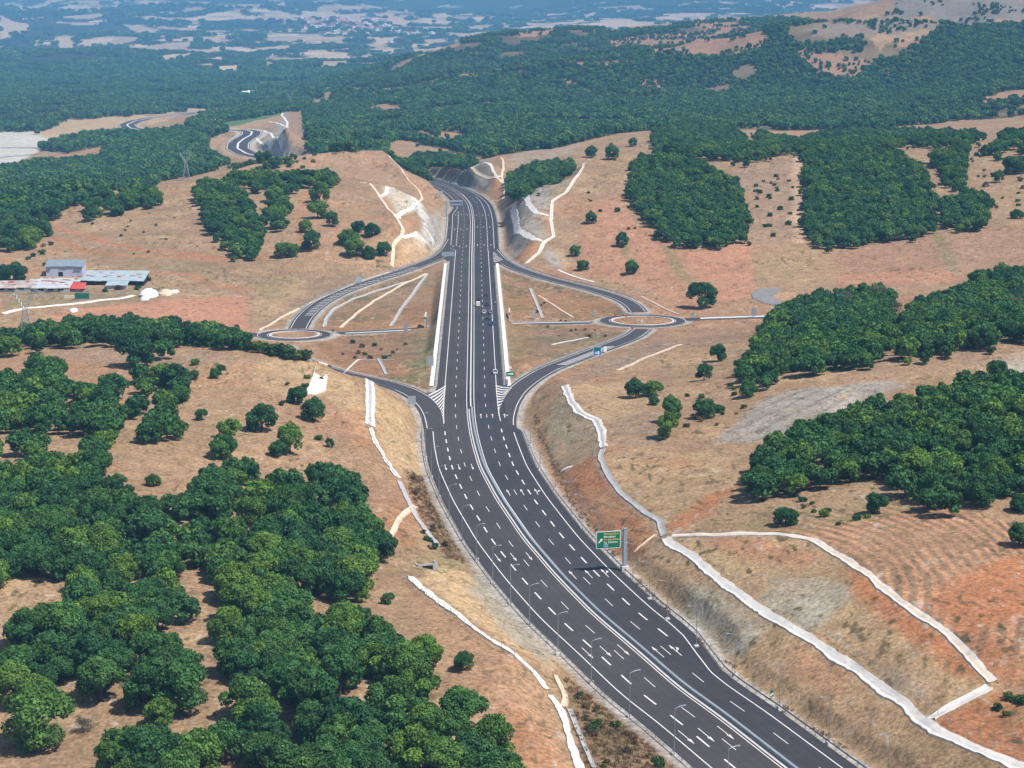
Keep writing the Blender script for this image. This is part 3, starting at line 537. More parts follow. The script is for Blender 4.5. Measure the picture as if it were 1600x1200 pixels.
wf = np.clip((GY[fr] - 3400) / 900, 0, 1)[:, None]; valley = np.clip(1 - (Z[fr] - (GY[fr] - 4300) * .03 - 20) / 14, 0, 1)[:, None]
wf = wf * np.where(GY[fr][:, None] > 5600, 1, valley)
FIELDM = np.zeros((NR, NC)); FIELDM[fr] = (CF[:, 0] > .2) * wf[:, 0]
tmp = C[fr]; C[fr] = tmp * (1 - wf) + CF * wf
for k_, q_ in enumerate(([(198,75),(297,65),(300,70),(250,82),(205,79)],[(235,90),(300,84),(300,90),(262,97)],[(287,81),(345,75),(345,82),(293,85)],[(290,103),(335,98),(333,107),(292,108)],[(308,93),(350,89),(343,98)],[(312,61),(368,50),(364,58),(332,66)],[(423,23),(450,29),(448,38),(425,28)],[(582,20),(612,20),(643,33),(643,42),(608,33),(590,27)],[(650,40),(718,43),(688,49)],[(700,55),(750,51),(712,66)],[(500,97),(582,82),(575,95),(505,103)],[(490,80),(555,75),(540,81)],[(477,107),(540,107),(535,112)],[(405,107),(432,99),(423,111)],[(467,15),(525,22),(520,30),(475,27)],[(632,75),(670,77),(650,81)],[(115,14),(165,11),(140,19)],[(0,22),(45,38),(50,47),(0,62)],[(87,60),(117,60),(113,77),(95,76)],[(190,37),(250,47),(220,52)],[(160,46),(200,50),(190,55)],[(120,62),(155,60),(150,72),(125,73)],[(0,78),(37,84),(20,87)],[(410,60),(450,55),(470,62),(430,68)],[(560,62),(620,58),(640,64),(590,70)],[(400,75),(450,70),(455,78),(410,82)],[(930,12),(1000,8),(1010,14),(950,17)],[(935,33),(970,28),(1000,36),(945,37)],[(520,30),(560,24),(570,32),(530,38)],[(660,62),(690,60),(700,68),(670,70)])):
    P_ = hits(q_, 0, 4500)
    if len(P_) > 2:
        m_ = inpoly(P_, .25); FIELDM = np.maximum(FIELDM, m_); blend(m_.astype(float), np.array([.60, .44, .31]) * (.8 + .3 * ((k_ * 37) % 10) / 10), .95)

region([(-40,205),(60,205),(88,213),(62,236),(30,252),(-40,262)], np.array([.60,.57,.53]), .95, .4); region([(55,207),(110,184),(205,176),(265,188),(205,202),(120,216),(70,216)], np.array([.50,.36,.22]), .95, .3); region([(240,178),(350,160),(420,152),(420,160),(300,178),(262,188)], np.array([.46,.36,.26]), .8, .4)
region([(345,190),(440,171),(441,179),(360,198)], GREEN * 1.2, .95, .1); region([(360,198),(440,180),(440,190),(380,203)], STRAW * .9, .8, .3); region([(270,130),(330,124),(480,122),(480,133),(330,136)], GREEN * .95, .9, .2); region([(310,225),(345,208),(375,240),(395,250),(350,246)], np.array([.45,.30,.19]), .9, .4)
region([(100,122),(140,122),(140,127),(100,127)], PINK, .8, .2); region([(182,126),(225,128),(215,132),(185,130)], np.array([.5,.4,.3]), .9, .2); region([(0,103),(24,100),(18,114),(0,116)], np.array([.5,.4,.3]), .9, .2)
track([(0,231),(60,231),(85,236),(40,243),(0,246)], 9, np.array([.16,.18,.22]), .8)

# ------------------------------------------------------------------ ground sheet
C = C * np.array([.84, .83, .79])
verts = np.stack([GX, GY, Z], -1).reshape(-1, 3)
me = bpy.data.meshes.new('ground'); nv = NR * NC; nf = (NR - 1) * (NC - 1)
me.vertices.add(nv); me.vertices.foreach_set('co', verts.astype(np.float32).ravel())
idx = np.arange(nv).reshape(NR, NC); quads = np.stack([idx[:-1, :-1], idx[:-1, 1:], idx[1:, 1:], idx[1:, :-1]], -1).reshape(-1, 4)
me.loops.add(nf * 4); me.loops.foreach_set('vertex_index', quads.astype(np.int32).ravel())
me.polygons.add(nf); me.polygons.foreach_set('loop_start', np.arange(0, nf * 4, 4, dtype=np.int32)); me.polygons.foreach_set('use_smooth', np.ones(nf, bool))
me.update(calc_edges=True)
at = me.attributes.new('soil', 'FLOAT_COLOR', 'POINT'); at.data.foreach_set('color', np.concatenate([np.clip(C, .01, .85), np.ones((NR, NC, 1))], -1).astype(np.float32).ravel())
gm = bpy.data.materials.new('earth'); gm.use_nodes = True; nt = gm.node_tree; b = nt.nodes['Principled BSDF']; b.inputs['Roughness'].default_value = 1; b.inputs['Specular IOR Level'].default_value = .05
an = nt.nodes.new('ShaderNodeAttribute'); an.attribute_name = 'soil'; geo = nt.nodes.new('ShaderNodeNewGeometry')
def noise_node(scale, detail=4, rough=.6):
    n = nt.nodes.new('ShaderNodeTexNoise'); n.inputs['Scale'].default_value = scale; n.inputs['Detail'].default_value = detail; n.inputs['Roughness'].default_value = rough; nt.links.new(geo.outputs['Position'], n.inputs['Vector']); return n
def rng(src, a, b_, c, d):
    m_ = nt.nodes.new('ShaderNodeMapRange'); m_.inputs['From Min'].default_value = a; m_.inputs['From Max'].default_value = b_; m_.inputs['To Min'].default_value = c; m_.inputs['To Max'].default_value = d; nt.links.new(src, m_.inputs['Value']); return m_.outputs['Result']
def mul(a, b_):
    m_ = nt.nodes.new('ShaderNodeMath'); m_.operation = 'MULTIPLY'; nt.links.new(a, m_.inputs[0]); nt.links.new(b_, m_.inputs[1]); return m_.outputs[0]
fa = noise_node(1.1, 5, .65); fb_ = noise_node(.22, 4); fc = noise_node(.05, 3)
v = mul(mul(rng(fa.outputs['Fac'], .3, .72, .52, 1.45), rng(fb_.outputs['Fac'], .3, .7, .82, 1.18)), rng(fc.outputs['Fac'], .3, .7, .9, 1.1))
mx = nt.nodes.new('ShaderNodeMix'); mx.data_type = 'RGBA'; mx.blend_type = 'MULTIPLY'; mx.inputs['Factor'].default_value = 1
nt.links.new(an.outputs['Color'], mx.inputs[6]); nt.links.new(v, mx.inputs[7]); nt.links.new(mx.outputs[2], b.inputs['Base Color'])
bp = nt.nodes.new('ShaderNodeBump'); bp.inputs['Distance'].default_value = .35; bp.inputs['Strength'].default_value = .6; nt.links.new(fa.outputs['Fac'], bp.inputs['Height']); nt.links.new(bp.outputs['Normal'], b.inputs['Normal'])
me.materials.append(gm); ground = link('ground', me); tag(ground, kind='structure')
print('ground', round(time.time() - T0, 1))
# ================================================================== motorway
SMAX = RCS[-1]
WEAR = []
def wear(o):                                  # polished wheel tracks and oil line of each lane, by distance from the median
    lane = (o - 1.2) / 3.75; f_ = lane - math.floor(lane)
    if o < 1.2 or lane > 3: return .96 + .03 * math.sin(o * 9)
    return 1 + .10 * (math.exp(-((f_ - .27) / .1) ** 2) + math.exp(-((f_ - .73) / .1) ** 2)) - .07 * math.exp(-((f_ - .5) / .1) ** 2)
def carriage(name, side):
    mb = MB(); q = np.arange(0, SMAX, 3.0); P = between(RC, RCS, 0, SMAX, 3)
    s = np.linspace(0, SMAX, len(P)); w_ = (LEFTLINE(s) + 2.6) if side < 0 else (RIGHTLINE(s) + 2.4)
    ribbon(mb, P, 0 * s + side * .02, side * w_, 0, 0, 30); WEAR.extend(np.concatenate([[wear(t * w_[i]) for t in np.linspace(0, 1, 31)] for i in range(len(P))])); return mb, P, s
# RC runs from the camera's end to the far end: right of travel = +
mbm, Pm, sm = carriage('l', -1); mbr, _, _ = carriage('r', 1); mbm.add(mbr.v, mbr.f, 1)
road = mbm.build('main_road', [M['asphalt_left'], M['asphalt_right']]); tag(road, kind='structure')
wa = road.data.attributes.new('wear', 'FLOAT', 'POINT'); wa.data.foreach_set('value', (np.array(WEAR) * (1 + .05 * RS.randn(len(WEAR)) * 0)).astype(np.float32))
for m_ in (M['asphalt_left'], M['asphalt_right']):
    t_ = m_.node_tree; bs = t_.nodes['Principled BSDF']; old = bs.inputs['Base Color'].links[0].from_socket; at2 = t_.nodes.new('ShaderNodeAttribute'); at2.attribute_name = 'wear'; geo2 = t_.nodes.new('ShaderNodeNewGeometry')
    n_ = t_.nodes.new('ShaderNodeTexNoise'); n_.inputs['Scale'].default_value = .035; n_.inputs['Detail'].default_value = 6; t_.links.new(geo2.outputs['Position'], n_.inputs['Vector']); r_ = t_.nodes.new('ShaderNodeMapRange'); r_.inputs['From Min'].default_value = .3; r_.inputs['From Max'].default_value = .7; r_.inputs['To Min'].default_value = .86; r_.inputs['To Max'].default_value = 1.14; t_.links.new(n_.outputs['Fac'], r_.inputs['Value'])
    mm = t_.nodes.new('ShaderNodeMath'); mm.operation = 'MULTIPLY'; t_.links.new(at2.outputs['Fac'], mm.inputs[0]); t_.links.new(r_.outputs['Result'], mm.inputs[1]); m3 = t_.nodes.new('ShaderNodeMix'); m3.data_type = 'RGBA'; m3.blend_type = 'MULTIPLY'; m3.inputs['Factor'].default_value = 1; t_.links.new(old, m3.inputs[6]); t_.links.new(mm.outputs[0], m3.inputs[7]); t_.links.new(m3.outputs[2], bs.inputs['Base Color'])
mk = MB(); ZK = .02
def line(P, o0, w_=.28, z=ZK, mb=None): ribbon(mb or mk, P, np.asarray(o0) - w_ / 2, np.asarray(o0) + w_ / 2, z)
GL0, GL1 = s_of(693, 667), s_of(737, 388)     # gores left: main solid line only between
line(Pm, -1.2, .22); line(Pm, 1.2, .22)
def seg_line(f, s0, s1, sgn, w_=.24):
    P = between(RC, RCS, s0, s1, 2); t = np.linspace(s0, s1, len(P)); line(P, sgn * f(t), w_)
sGs, sGn = s_of(735.5, 640), s_of(737.2, 386)
seg_line(LEFTLINE, 0, s_of(740, 674), -1); seg_line(LEFTLINE, s_of(738, 661), sGn - 8, -1); seg_line(LEFTLINE, sGn + 10, SMAX, -1)
seg_line(RIGHTLINE, 0, s_of(740, 675), 1); seg_line(RIGHTLINE, s_of(737.5, 659), s_of(737.6, 392.6), 1); seg_line(RIGHTLINE, s_of(737.8, 388), SMAX, 1)
def dashes(o, s0, s1, pitch, ln, w_, phase):
    k = math.ceil((s0 - phase) / pitch)
    while phase + k * pitch < s1:
        c = phase + k * pitch; line(between(RC, RCS, max(0, c - ln / 2), c + ln / 2, 1.5), o, w_); k += 1
def ph(px, py): return s_of(px, py)
dashes(-4.95, 0, SMAX, 18, 6, .17, ph(715.3, 550)); dashes(4.95, 0, SMAX, 18, 6, .17, ph(755, 550))
dashes(-8.7, 0, s_of(739, 670), 12, 5.6, .34, ph(782, 866)); dashes(8.7, s_of(1000, 1014), s_of(740, 673), 12, 5.6, .34, ph(876.5, 838))
dashes(-8.7, s_of(737.3, 384), s_of(735.8, 330), 9, 4.5, .4, ph(715, 372)); dashes(8.7, s_of(737.6, 393), s_of(724, 308), 9, 4.5, .4, ph(760, 372))
def arrow(o, s, dirn, kind=0):                # lane arrow, 7.5 m long
    P = between(RC, RCS, s - 3.75, s + 3.75, 1.5); P = P if dirn > 0 else P[::-1]; o = o * dirn
    c = offset(P, o); t = c[-1] - c[0]; L = np.hypot(t[0], t[1]); t /= L; n_ = np.array([t[1], -t[0], 0]); b0 = c[0]
    def pt(u, v): q = b0 + t * u + n_ * v; return (q[0], q[1], q[2] + ZK)
    mk.add([pt(0, -.09), pt(0, .09), pt(L - 2.4, .09), pt(L - 2.4, -.09)], [(0, 1, 2, 3)])
    mk.add([pt(L - 2.7, -.36), pt(L - 2.7, .36), pt(L, 0)], [(0, 1, 2)])
    if kind:
        mk.add([pt(L * .35, .1), pt(L * .35 + .5, .1), pt(L * .6 + .4, .75), pt(L * .6 - .1, .75)], [(0, 1, 2, 3)])
        mk.add([pt(L * .6 - .9, .75), pt(L * .6 + 1.2, .75), pt(L * .6 + .5, 1.25)], [(0, 1, 2)])
for px, py in ((1128, 1146), (980, 1013), (803, 871), (717, 730)):
    for o in (-3.07, -6.8, -10.6): arrow(o, s_of(px, py), -1)
for px, py, kk in ((829, 768, 3), (915, 896, 3), (1022, 1017, 2), (770, 651, 3)):
    for j in range(kk): arrow((3.07, 6.8, 10.6)[j], s_of(px - 18, py), 1, 1 if j == kk - 1 else 0)
for px, py in ((729, 384.7), (729.5, 357.7), (730, 336)):
    for o in (-3.07, -6.8, -10.5): arrow(o, s_of(px, py), -1)
for px, py in ((745, 383), (745, 355), (746, 336)):
    for o in (3.07, 6.8, 10.5): arrow(o, s_of(px, py), 1, 0)
mk.build('road_marking', M['paint'], road)
# ------------------------------------------------------------------ ramps and crossing road
def simple_road(name, P, hw, m, lines=True, z=-.012, edge=.45, w0=None):
    mb = MB(); ribbon(mb, P, -hw, hw, z, 0, 4); r = mb.build(name, M[m]); tag(r, kind='structure')
    if lines:
        k = MB(); 
        for sg in (-1, 1):
            Q = offset(P, sg * (hw - edge)); c_, r_ = colrow(Q[:, 0], Q[:, 1]); ok = DR['main'][np.clip(r_, 0, NR - 1).astype(int), np.clip(c_, 0, NC - 1).astype(int)] > -.3; ii = np.nonzero(ok)[0]
            ribbon(k, P[ii[0]:ii[-1] + 1], sg * (hw - edge) - .12, sg * (hw - edge) + .12, z + .02)
        k.build('road_marking', M['paint'], r)
    return r
rr = {n: simple_road('ramp_road', RAMP[n], 4.2, 'asphalt_ramp', True, edge=1.0) for n in ('SW', 'SE', 'NE', 'NW')}
cr = MB(); 
for n in ('CL', 'CR', 'CE', 'CW'): ribbon(cr, RAMP[n], -4.4, 4.4, -.03, 0, 3)
x0, y0 = RAMP['CL'][-1][:2]; Pu = dens([RAMP['CL'][-1], RAMP['CR'][0]], 3.0); ribbon(cr, Pu, -4.4, 4.4, -.034, 0, 3)
cross = cr.build('crossing_road', M['asphalt_ramp']); tag(cross, kind='structure')
k = MB()
for n in ('CL', 'CR', 'CE'):
    P = RAMP[n]; ribbon(k, P, -4.0, -3.8, -.005)
    ribbon(k, P, 3.8, 4.0, -.005); m_ = len(P); sl = P[int(.12 * m_):int(.97 * m_)]; ribbon(k, sl, *((.2, 2.0) if n == 'CL' else (-2.0, -.2) if n == 'CR' else (-2.6, .8)), -.004)
k.build('road_marking', M['paint'], cross)
# hatched centre of two ramps and chevron gores
hk = MB()
def hatch(P, a, b_, n, o0, o1, th, skew):
    S_ = np.r_[0, np.cumsum(np.hypot(*np.diff(P[:, :2], axis=0).T))]; 
    def s_at(q): return S_[((P[:, 0] - q[0]) ** 2 + (P[:, 1] - q[1]) ** 2).argmin()]
    s0, s1 = s_at(at_z(*a, -2)), s_at(at_z(*b_, -1))
    for i in range(n):
        s = s0 + (s1 - s0) * i / (n - 1); A = between(P, S_, s, s + .01, 1)
        def p(ss, o): q = offset(between(P, S_, ss, ss + .5, .5), o)[0]; return (q[0], q[1], q[2] + .012)
        hk.add([p(s, o0), p(s + th, o0), p(s + th + skew, o1), p(s + skew, o1)], [(0, 1, 2, 3)])
hatch(RAMP['NW'], (484, 487), (640, 420), 34, -.8, 2.6, .9, .8); hatch(RAMP['SE'], (866, 572), (962, 536), 22, -2.9, .6, 1.0, 1.4)
hk.build('hatching', M['paint'], rr['NW'])
ck = MB()
def gore(A, B, ts, z=.03):
    A = W(A); B = W(B)
    def at(P, t): i = t * (len(P) - 1); j = min(int(i), len(P) - 2); return P[j] + (P[j + 1] - P[j]) * (i - j)
    for t in ts:
        a, a2, b_, b2 = at(A, t), at(A, min(1, t + .035)), at(B, t), at(B, min(1, t + .035)); m_ = (a + b_) / 2 + (np.array([0, -1.2, 0])); m2 = (a2 + b2) / 2 + np.array([0, -1.2, 0])
        ck.add([(*q[:2], z) for q in (a, a2, m2, m_, b_, b2)], [(0, 1, 2, 3), (3, 2, 5, 4)])
gore([(669, 617), (681, 630), (688.8, 642), (692, 654), (693, 667)], [(697, 602), (695.5, 615), (694.3, 632), (693.3, 650), (693, 667)], np.linspace(0, .95, 14))
gore([(774, 602), (775.3, 614), (776.5, 626), (778, 641), (778.3, 650)], [(800, 606), (793, 614.5), (787, 624), (781, 638), (778.8, 650)], np.linspace(0, .95, 12))
gore([(772, 393), (778.5, 400.5), (786, 405.5)], [(770, 393), (770.5, 400), (771.5, 410)], np.linspace(.1, .95, 8))
ck.build('chevrons', M['paint'], road)
gm_ = MB()
def patch(px, z, name='gore_paving'):
    w_ = W([(a, b_) for a, b_ in px]); gm_.add([(q[0], q[1], z) for q in w_], [tuple(range(len(w_)))])
patch([(664, 614), (669, 617), (681, 630), (688, 642), (692, 655), (695, 668), (700, 640), (700, 600), (684, 600), (680, 612)][::-1], -.008)
patch([(770, 602), (772, 640), (775, 655), (782, 650), (790, 632), (800, 608), (788, 602)], -.008)
patch([(690, 400), (704, 388), (712, 386), (712, 402), (700, 408)][::-1], -.008); patch([(764, 388), (775, 392), (790, 407), (775, 416), (764, 404)][::-1], -.008)
gp = gm_.build('gore_paving', M['asphalt_ramp'], road)
# roundabouts
for k, (x, y, z, r) in enumerate(RBW):
    n = 72; mb = MB(); v = []; ri = r - (5.2 if k else 5.0)
    for rad in (r, ri): v += [(x + rad * math.cos(6.28318 * i / n), y + rad * math.sin(6.28318 * i / n), z) for i in range(n)]
    mb.add(v, [(i, (i + 1) % n, n + (i + 1) % n, n + i) for i in range(n)])
    rb = mb.build('roundabout', M['asphalt_ramp']); tag(rb, kind='structure')
    lk = MB()
    for rad, w_ in ((ri + .5, .22), (r - .5, .22)):
        v = [(x + q * math.cos(6.28318 * i / n), y + q * math.sin(6.28318 * i / n), z + .015) for q in (rad, rad + w_) for i in range(n)]; lk.add(v, [(i, n + i, n + (i + 1) % n, (i + 1) % n) for i in range(n)])
    lk.build('road_marking', M['paint'], rb)
    kb = MB(); v = []
    for q, zz in ((ri, z - .1), (ri, z + .16), (ri - .9, z + .18), (ri - .9, z - .3)): v += [(x + q * math.cos(6.28318 * i / n), y + q * math.sin(6.28318 * i / n), zz) for i in range(n)]
    kb.add(v, [(j * n + i, j * n + (i + 1) % n, (j + 1) * n + (i + 1) % n, (j + 1) * n + i) for j in range(3) for i in range(n)])
    kb.build('kerb', M['concrete'], rb)
simple_road('far_road', FARW, 11.5, 'asphalt_ramp', False, z=.05); kf = MB()
for o in (-10.2, -.5, .5, 10.2): ribbon(kf, FARW, o - .35, o + .35, .09)
ribbon(kf, FARW, -1.0, 1.0, .25); bpy.data.objects['far_road'].name = 'far_road'; kf.build('road_marking', M['paint'], bpy.data.objects['far_road'])
# ================================================================== camera, sun, sky
cam = bpy.data.cameras.new('camera'); cam.sensor_fit = 'HORIZONTAL'; cam.sensor_width = 36; cam.lens = 36 * F / 1600; cam.clip_start = 1; cam.clip_end = 60000
co = link('camera', cam); co.location = (0, 0, HC); co.rotation_euler = (math.pi / 2 - TH, 0, 0); SC.camera = co
EL, AZ = math.radians(57), math.radians(-30)    # azimuth measured from +x towards +y
sd = Vector((math.cos(EL) * math.cos(AZ), math.cos(EL) * math.sin(AZ), math.sin(EL)))
sl = bpy.data.lights.new('sun', 'SUN'); sl.energy = 4.8; sl.angle = math.radians(.53); sl.color = (1, .95, .88); so = link('sun', sl)
so.rotation_euler = sd.to_track_quat('Z', 'Y').to_euler()
wd = bpy.data.worlds.new('World'); SC.world = wd; wd.use_nodes = True; wn = wd.node_tree; sky = wn.nodes.new('ShaderNodeTexSky'); sky.sky_type = 'NISHITA'; sky.sun_disc = False
sky.sun_elevation = EL; sky.sun_rotation = math.pi / 2 - AZ; sky.altitude = 500; sky.air_density = 1.2; sky.dust_density = 1.5
wn.links.new(sky.outputs['Color'], wn.nodes['Background'].inputs['Color']); wn.nodes['Background'].inputs['Strength'].default_value = .085
# the summer air: one even volume round camera and ground
hz = MB(); hz.box(-9500, -300, -140, 9500, 26800, 760); HZ = bpy.data.materials.new('summer_air'); HZ.use_nodes = True; hn = HZ.node_tree; hn.nodes.clear(); ho = hn.nodes.new('ShaderNodeOutputMaterial'); hv = hn.nodes.new('ShaderNodeVolumePrincipled')
hv.inputs['Color'].default_value = (.24, .58, 1, 1); hv.inputs['Density'].default_value = 9.5e-5; hv.inputs['Anisotropy'].default_value = -.3; hn.links.new(hv.outputs[0], ho.inputs['Volume'])
tag(hz.build('haze', HZ), kind='stuff')
SC.view_settings.view_transform = 'Standard'; SC.view_settings.look = 'None'; SC.view_settings.exposure = .33; SC.view_settings.gamma = 1
# ================================================================== trees
def pip(poly, x, y):
    p = np.asarray(poly)[:, :2]; ins = np.zeros(x.shape, bool)
    for i in range(len(p)):
        xa, ya = p[i]; xb, yb = p[i - 1]
        if ya == yb: continue
        ins ^= ((ya > y) != (yb > y)) & (x < (xb - xa) * (y - ya) / (yb - ya) + xa)
    return ins
def foliage(name, col, var=1.0):
    m = bpy.data.materials.new(name); m.use_nodes = True; nt = m.node_tree; nt.nodes.clear()
    out = nt.nodes.new('ShaderNodeOutputMaterial'); di = nt.nodes.new('ShaderNodeBsdfDiffuse'); tr = nt.nodes.new('ShaderNodeBsdfTranslucent'); ms = nt.nodes.new('ShaderNodeMixShader'); ms.inputs[0].default_value = .22
    oi = nt.nodes.new('ShaderNodeObjectInfo'); tn = nt.nodes.new('ShaderNodeAttribute'); tn.attribute_name = 'tone'
    ramp = nt.nodes.new('ShaderNodeValToRGB'); e = ramp.color_ramp.elements; c = np.array(col)
    e[0].position = 0; e[0].color = (*(c * (1 - var * np.array([.40, .30, .05]))), 1); e[1].position = 1; e[1].color = (*(c * (1 + var * np.array([.9, .45, -.1]))), 1); k = ramp.color_ramp.elements.new(.6); k.color = (*c, 1)
    nt.links.new(oi.outputs['Random'], ramp.inputs['Fac'])
    mx = nt.nodes.new('ShaderNodeMix'); mx.data_type = 'RGBA'; mx.blend_type = 'MULTIPLY'; mx.inputs['Factor'].default_value = 1; nt.links.new(ramp.outputs['Color'], mx.inputs[6]); nt.links.new(tn.outputs['Fac'], mx.inputs[7])
    for s in (di, tr): nt.links.new(mx.outputs[2], s.inputs['Color'])
    nt.links.new(di.outputs[0], ms.inputs[1]); nt.links.new(tr.outputs[0], ms.inputs[2]); nt.links.new(ms.outputs[0], out.inputs['Surface']); return m
M['oak'] = foliage('oak_leaves', (.072, .165, .050)); M['bush'] = foliage('bush_leaves', (.075, .135, .042)); M['bark'] = mat('bark', (.085, .065, .05), nscale=3, namp=.3)
M['drybush'] = foliage('dry_leaves', (.13, .095, .055)); M['far_oak'] = foliage('far_leaves', (.066, .155, .058))
def crown_mesh(name, seed, nl, m, lobes=9, size=.2, flat=1.0, gap=.0):
    R = np.random.RandomState(seed); L = []
    for i in range(lobes):
        a = 6.283 * (i * .618) + R.rand() * .7; t = R.rand(); rr_ = .62 * math.sqrt(t) + .1 * R.rand(); rr_ *= 1.12 if lobes > 11 else 1; L.append((rr_ * math.cos(a), rr_ * math.sin(a), (1.05 + .75 * (1 - min(rr_, 1) ** 1.5) * (.5 + .5 * R.rand()) - .38 * rr_ * R.rand()) * flat, (.32 + .2 * R.rand()) * (.78 if lobes > 11 else 1)))
    for i in range(4):
        a = R.rand() * 6.283; L.append((.6 * math.cos(a), .6 * math.sin(a), .68 * flat, .30 + .12 * R.rand()))
    L = np.array(L); k = R.choice(len(L), nl, p=L[:, 3] ** 2 / (L[:, 3] ** 2).sum()); d = R.normal(size=(nl, 3)); d[:, 2] += .25; d /= np.linalg.norm(d, axis=1)[:, None]
    rad = L[k, 3] * (.72 + .36 * R.rand(nl)); c = L[k, :3] + d * rad[:, None] * [1, 1, .85]
    c[:, 2] = np.maximum(c[:, 2], .32 + .1 * R.rand(nl))
    nrm = d + R.normal(size=(nl, 3)) * .55; nrm /= np.linalg.norm(nrm, axis=1)[:, None]
    u = np.cross(nrm, R.normal(size=(nl, 3))); u /= np.linalg.norm(u, axis=1)[:, None]; w_ = np.cross(nrm, u); s = size * (.55 + .9 * R.rand(nl, 1))
    q = np.stack([c + u * s * .6 + nrm * s * .1, c + w_ * s * (.35 + .3 * R.rand(nl, 1)), c - u * s * .6 - nrm * s * .12, c - w_ * s * (.35 + .3 * R.rand(nl, 1))], 1).reshape(-1, 3)
    me = bpy.data.meshes.new(name); me.vertices.add(nl * 4); me.vertices.foreach_set('co', q.astype(np.float32).ravel()); me.loops.add(nl * 4); me.loops.foreach_set('vertex_index', np.arange(nl * 4, dtype=np.int32)); me.polygons.add(nl); me.polygons.foreach_set('loop_start', np.arange(0, nl * 4, 4, dtype=np.int32))
    me.update(calc_edges=True); at_ = me.attributes.new('tone', 'FLOAT', 'FACE'); lt = .75 + .5 * R.rand(len(L)); at_.data.foreach_set('value', (lt[k] * (.7 + .6 * R.rand(nl))).astype(np.float32)); me.materials.append(m); return me
def trunk_mesh(name, seed):
    R = random.Random(seed); mb = MB(); h = .95; top = (R.uniform(-.06, .06), R.uniform(-.06, .06), h); mb.tube((0, 0, -.15), top, .075, .05, 7)
    for i in range(4):
        a = i * 1.57 + R.random(); mb.tube((top[0] * .7, top[1] * .7, h * (.6 + .1 * i)), (.5 * math.cos(a), .5 * math.sin(a), 1.2 + .3 * R.random()), .035, .012, 5)
    me = bpy.data.meshes.new(name); me.from_pydata(mb.v, [], mb.f); me.materials.append(M['bark']); me.update(); return me
NV = 7
CROWN = [crown_mesh('oak_crown', 100 + i, 6500, M['oak'], 17 + i % 4, .09, 1.0 + .1 * (i % 3)) for i in range(NV)]
TRUNK = [trunk_mesh('oak_trunk', i) for i in range(3)]
BUSHM = [crown_mesh('bush_crown', 300 + i, 420, M['bush'], 5, .26, .75) for i in range(3)]
DRYM = [crown_mesh('dry_bush_crown', 340 + i, 300, M['drybush'], 5, .2, .75) for i in range(2)]
LOWM = [crown_mesh('wood_crown', 400 + i, 1500, M['oak'], 14, .17) for i in range(5)]
FARM = [crown_mesh('far_wood_crown', 500 + i, 260, M['far_oak'], 6, .38, .9) for i in range(4)]
FLATM = [crown_mesh('copse', 600 + i, 220, M['far_oak'], 9, .34, .34) for i in range(4)]
nroad = lambda x, y: DR['main'][np.clip(colrow(x, y)[1], 0, NR - 1).astype(int), np.clip(colrow(x, y)[0], 0, NC - 1).astype(int)]
def scatter(poly, sp, jit=.42, keep=None):
    p = np.asarray(poly); x0, y0 = p[:, :2].min(0); x1, y1 = p[:, :2].max(0)
    gx, gy = np.meshgrid(np.arange(x0, x1, sp), np.arange(y0, y1, sp * .9)); gx = gx + (np.arange(gx.shape[0])[:, None] % 2) * sp / 2
    x = gx.ravel() + (RS.rand(gx.size) - .5) * 2 * jit * sp; y = gy.ravel() + (RS.rand(gx.size) - .5) * 2 * jit * sp
    ok = pip(p, x, y) & (np.abs(x / y) < AMAX - .005); x = x[ok]; y = y[ok]
    if keep is not None: k_ = keep(x, y); x = x[k_]; y = y[k_]
    return x, y
def thin(th, s, seed): return lambda x, y: fbm(x, y, s, seed, 3) > th
def proj(x, y, z):
    zc = y * CT - (z - HC) * ST; return 800 + F * x / zc, 600 - F * (y * ST + (z - HC) * CT) / zc
CLEAR = [[(150,715),(185,700),(225,695),(285,690),(320,665),(324,690),(308,730),(302,755),(275,767),(240,777),(212,770),(180,748),(158,742)],[(75,690),(112,690),(112,705),(90,712),(75,705)],[(92,622),(118,630),(122,650),(105,650)],[(60,546),(200,543),(240,553),(228,566),(180,570),(130,570),(100,577),(75,560)],[(182,655),(200,620),(212,595),(210,640),(194,685),(180,700)],[(255,543),(400,551),(390,600),(335,640),(322,600),(300,577),(270,567)],[(320,640),(345,598),(420,598),(505,600),(600,700),(600,790),(575,760),(550,735),(505,716),(440,730),(400,732),(386,700),(372,650),(340,650)],[(362,812),(420,797),(480,787),(560,774),(600,780),(600,800),(545,779),(485,793),(430,806),(385,818),(365,832)],
 [(-5,905),(95,905),(88,932),(48,942),(18,985),(8,1060),(-5,1120)],[(102,1085),(150,1085),(165,1112),(150,1140),(105,1140)],[(15,1135),(165,1150),(178,1200),(0,1205),(0,1140)],[(270,898),(345,903),(335,950),(312,965),(292,1002),(340,1020),(360,1060),(378,1045),(355,1085),(348,1112),(333,1070),(316,1030),(270,1008),(303,955),(312,930)],[(470,935),(517,928),(514,958),(480,957)],[(445,1095),(472,1100),(462,1135),(450,1142)],[(298,1112),(348,1108),(342,1128),(303,1128)],[(583,1068),(607,1075),(602,1092),(583,1088)],[(592,905),(645,895),(665,978),(600,962),(560,932)],[(335,590),(378,612),(365,650),(335,650)],[(0,690),(28,690),(30,705),(0,712)],[(45,640),(70,640),(70,652),(45,652)],[(205,845),(225,840),(225,858),(208,860)],[(100,745),(125,742),(128,756),(104,760)]]
def in_clear(x, y, r):
    z = gz(x, y); bad = np.zeros(len(x), bool)
    for h in (0, .9, 1.7):
        a_, b_ = proj(x, y, z + h * r)
        for c in CLEAR: bad |= pip(c, a_, b_)
    return bad
TREES = []                                    # (x, y, crown radius, place key)
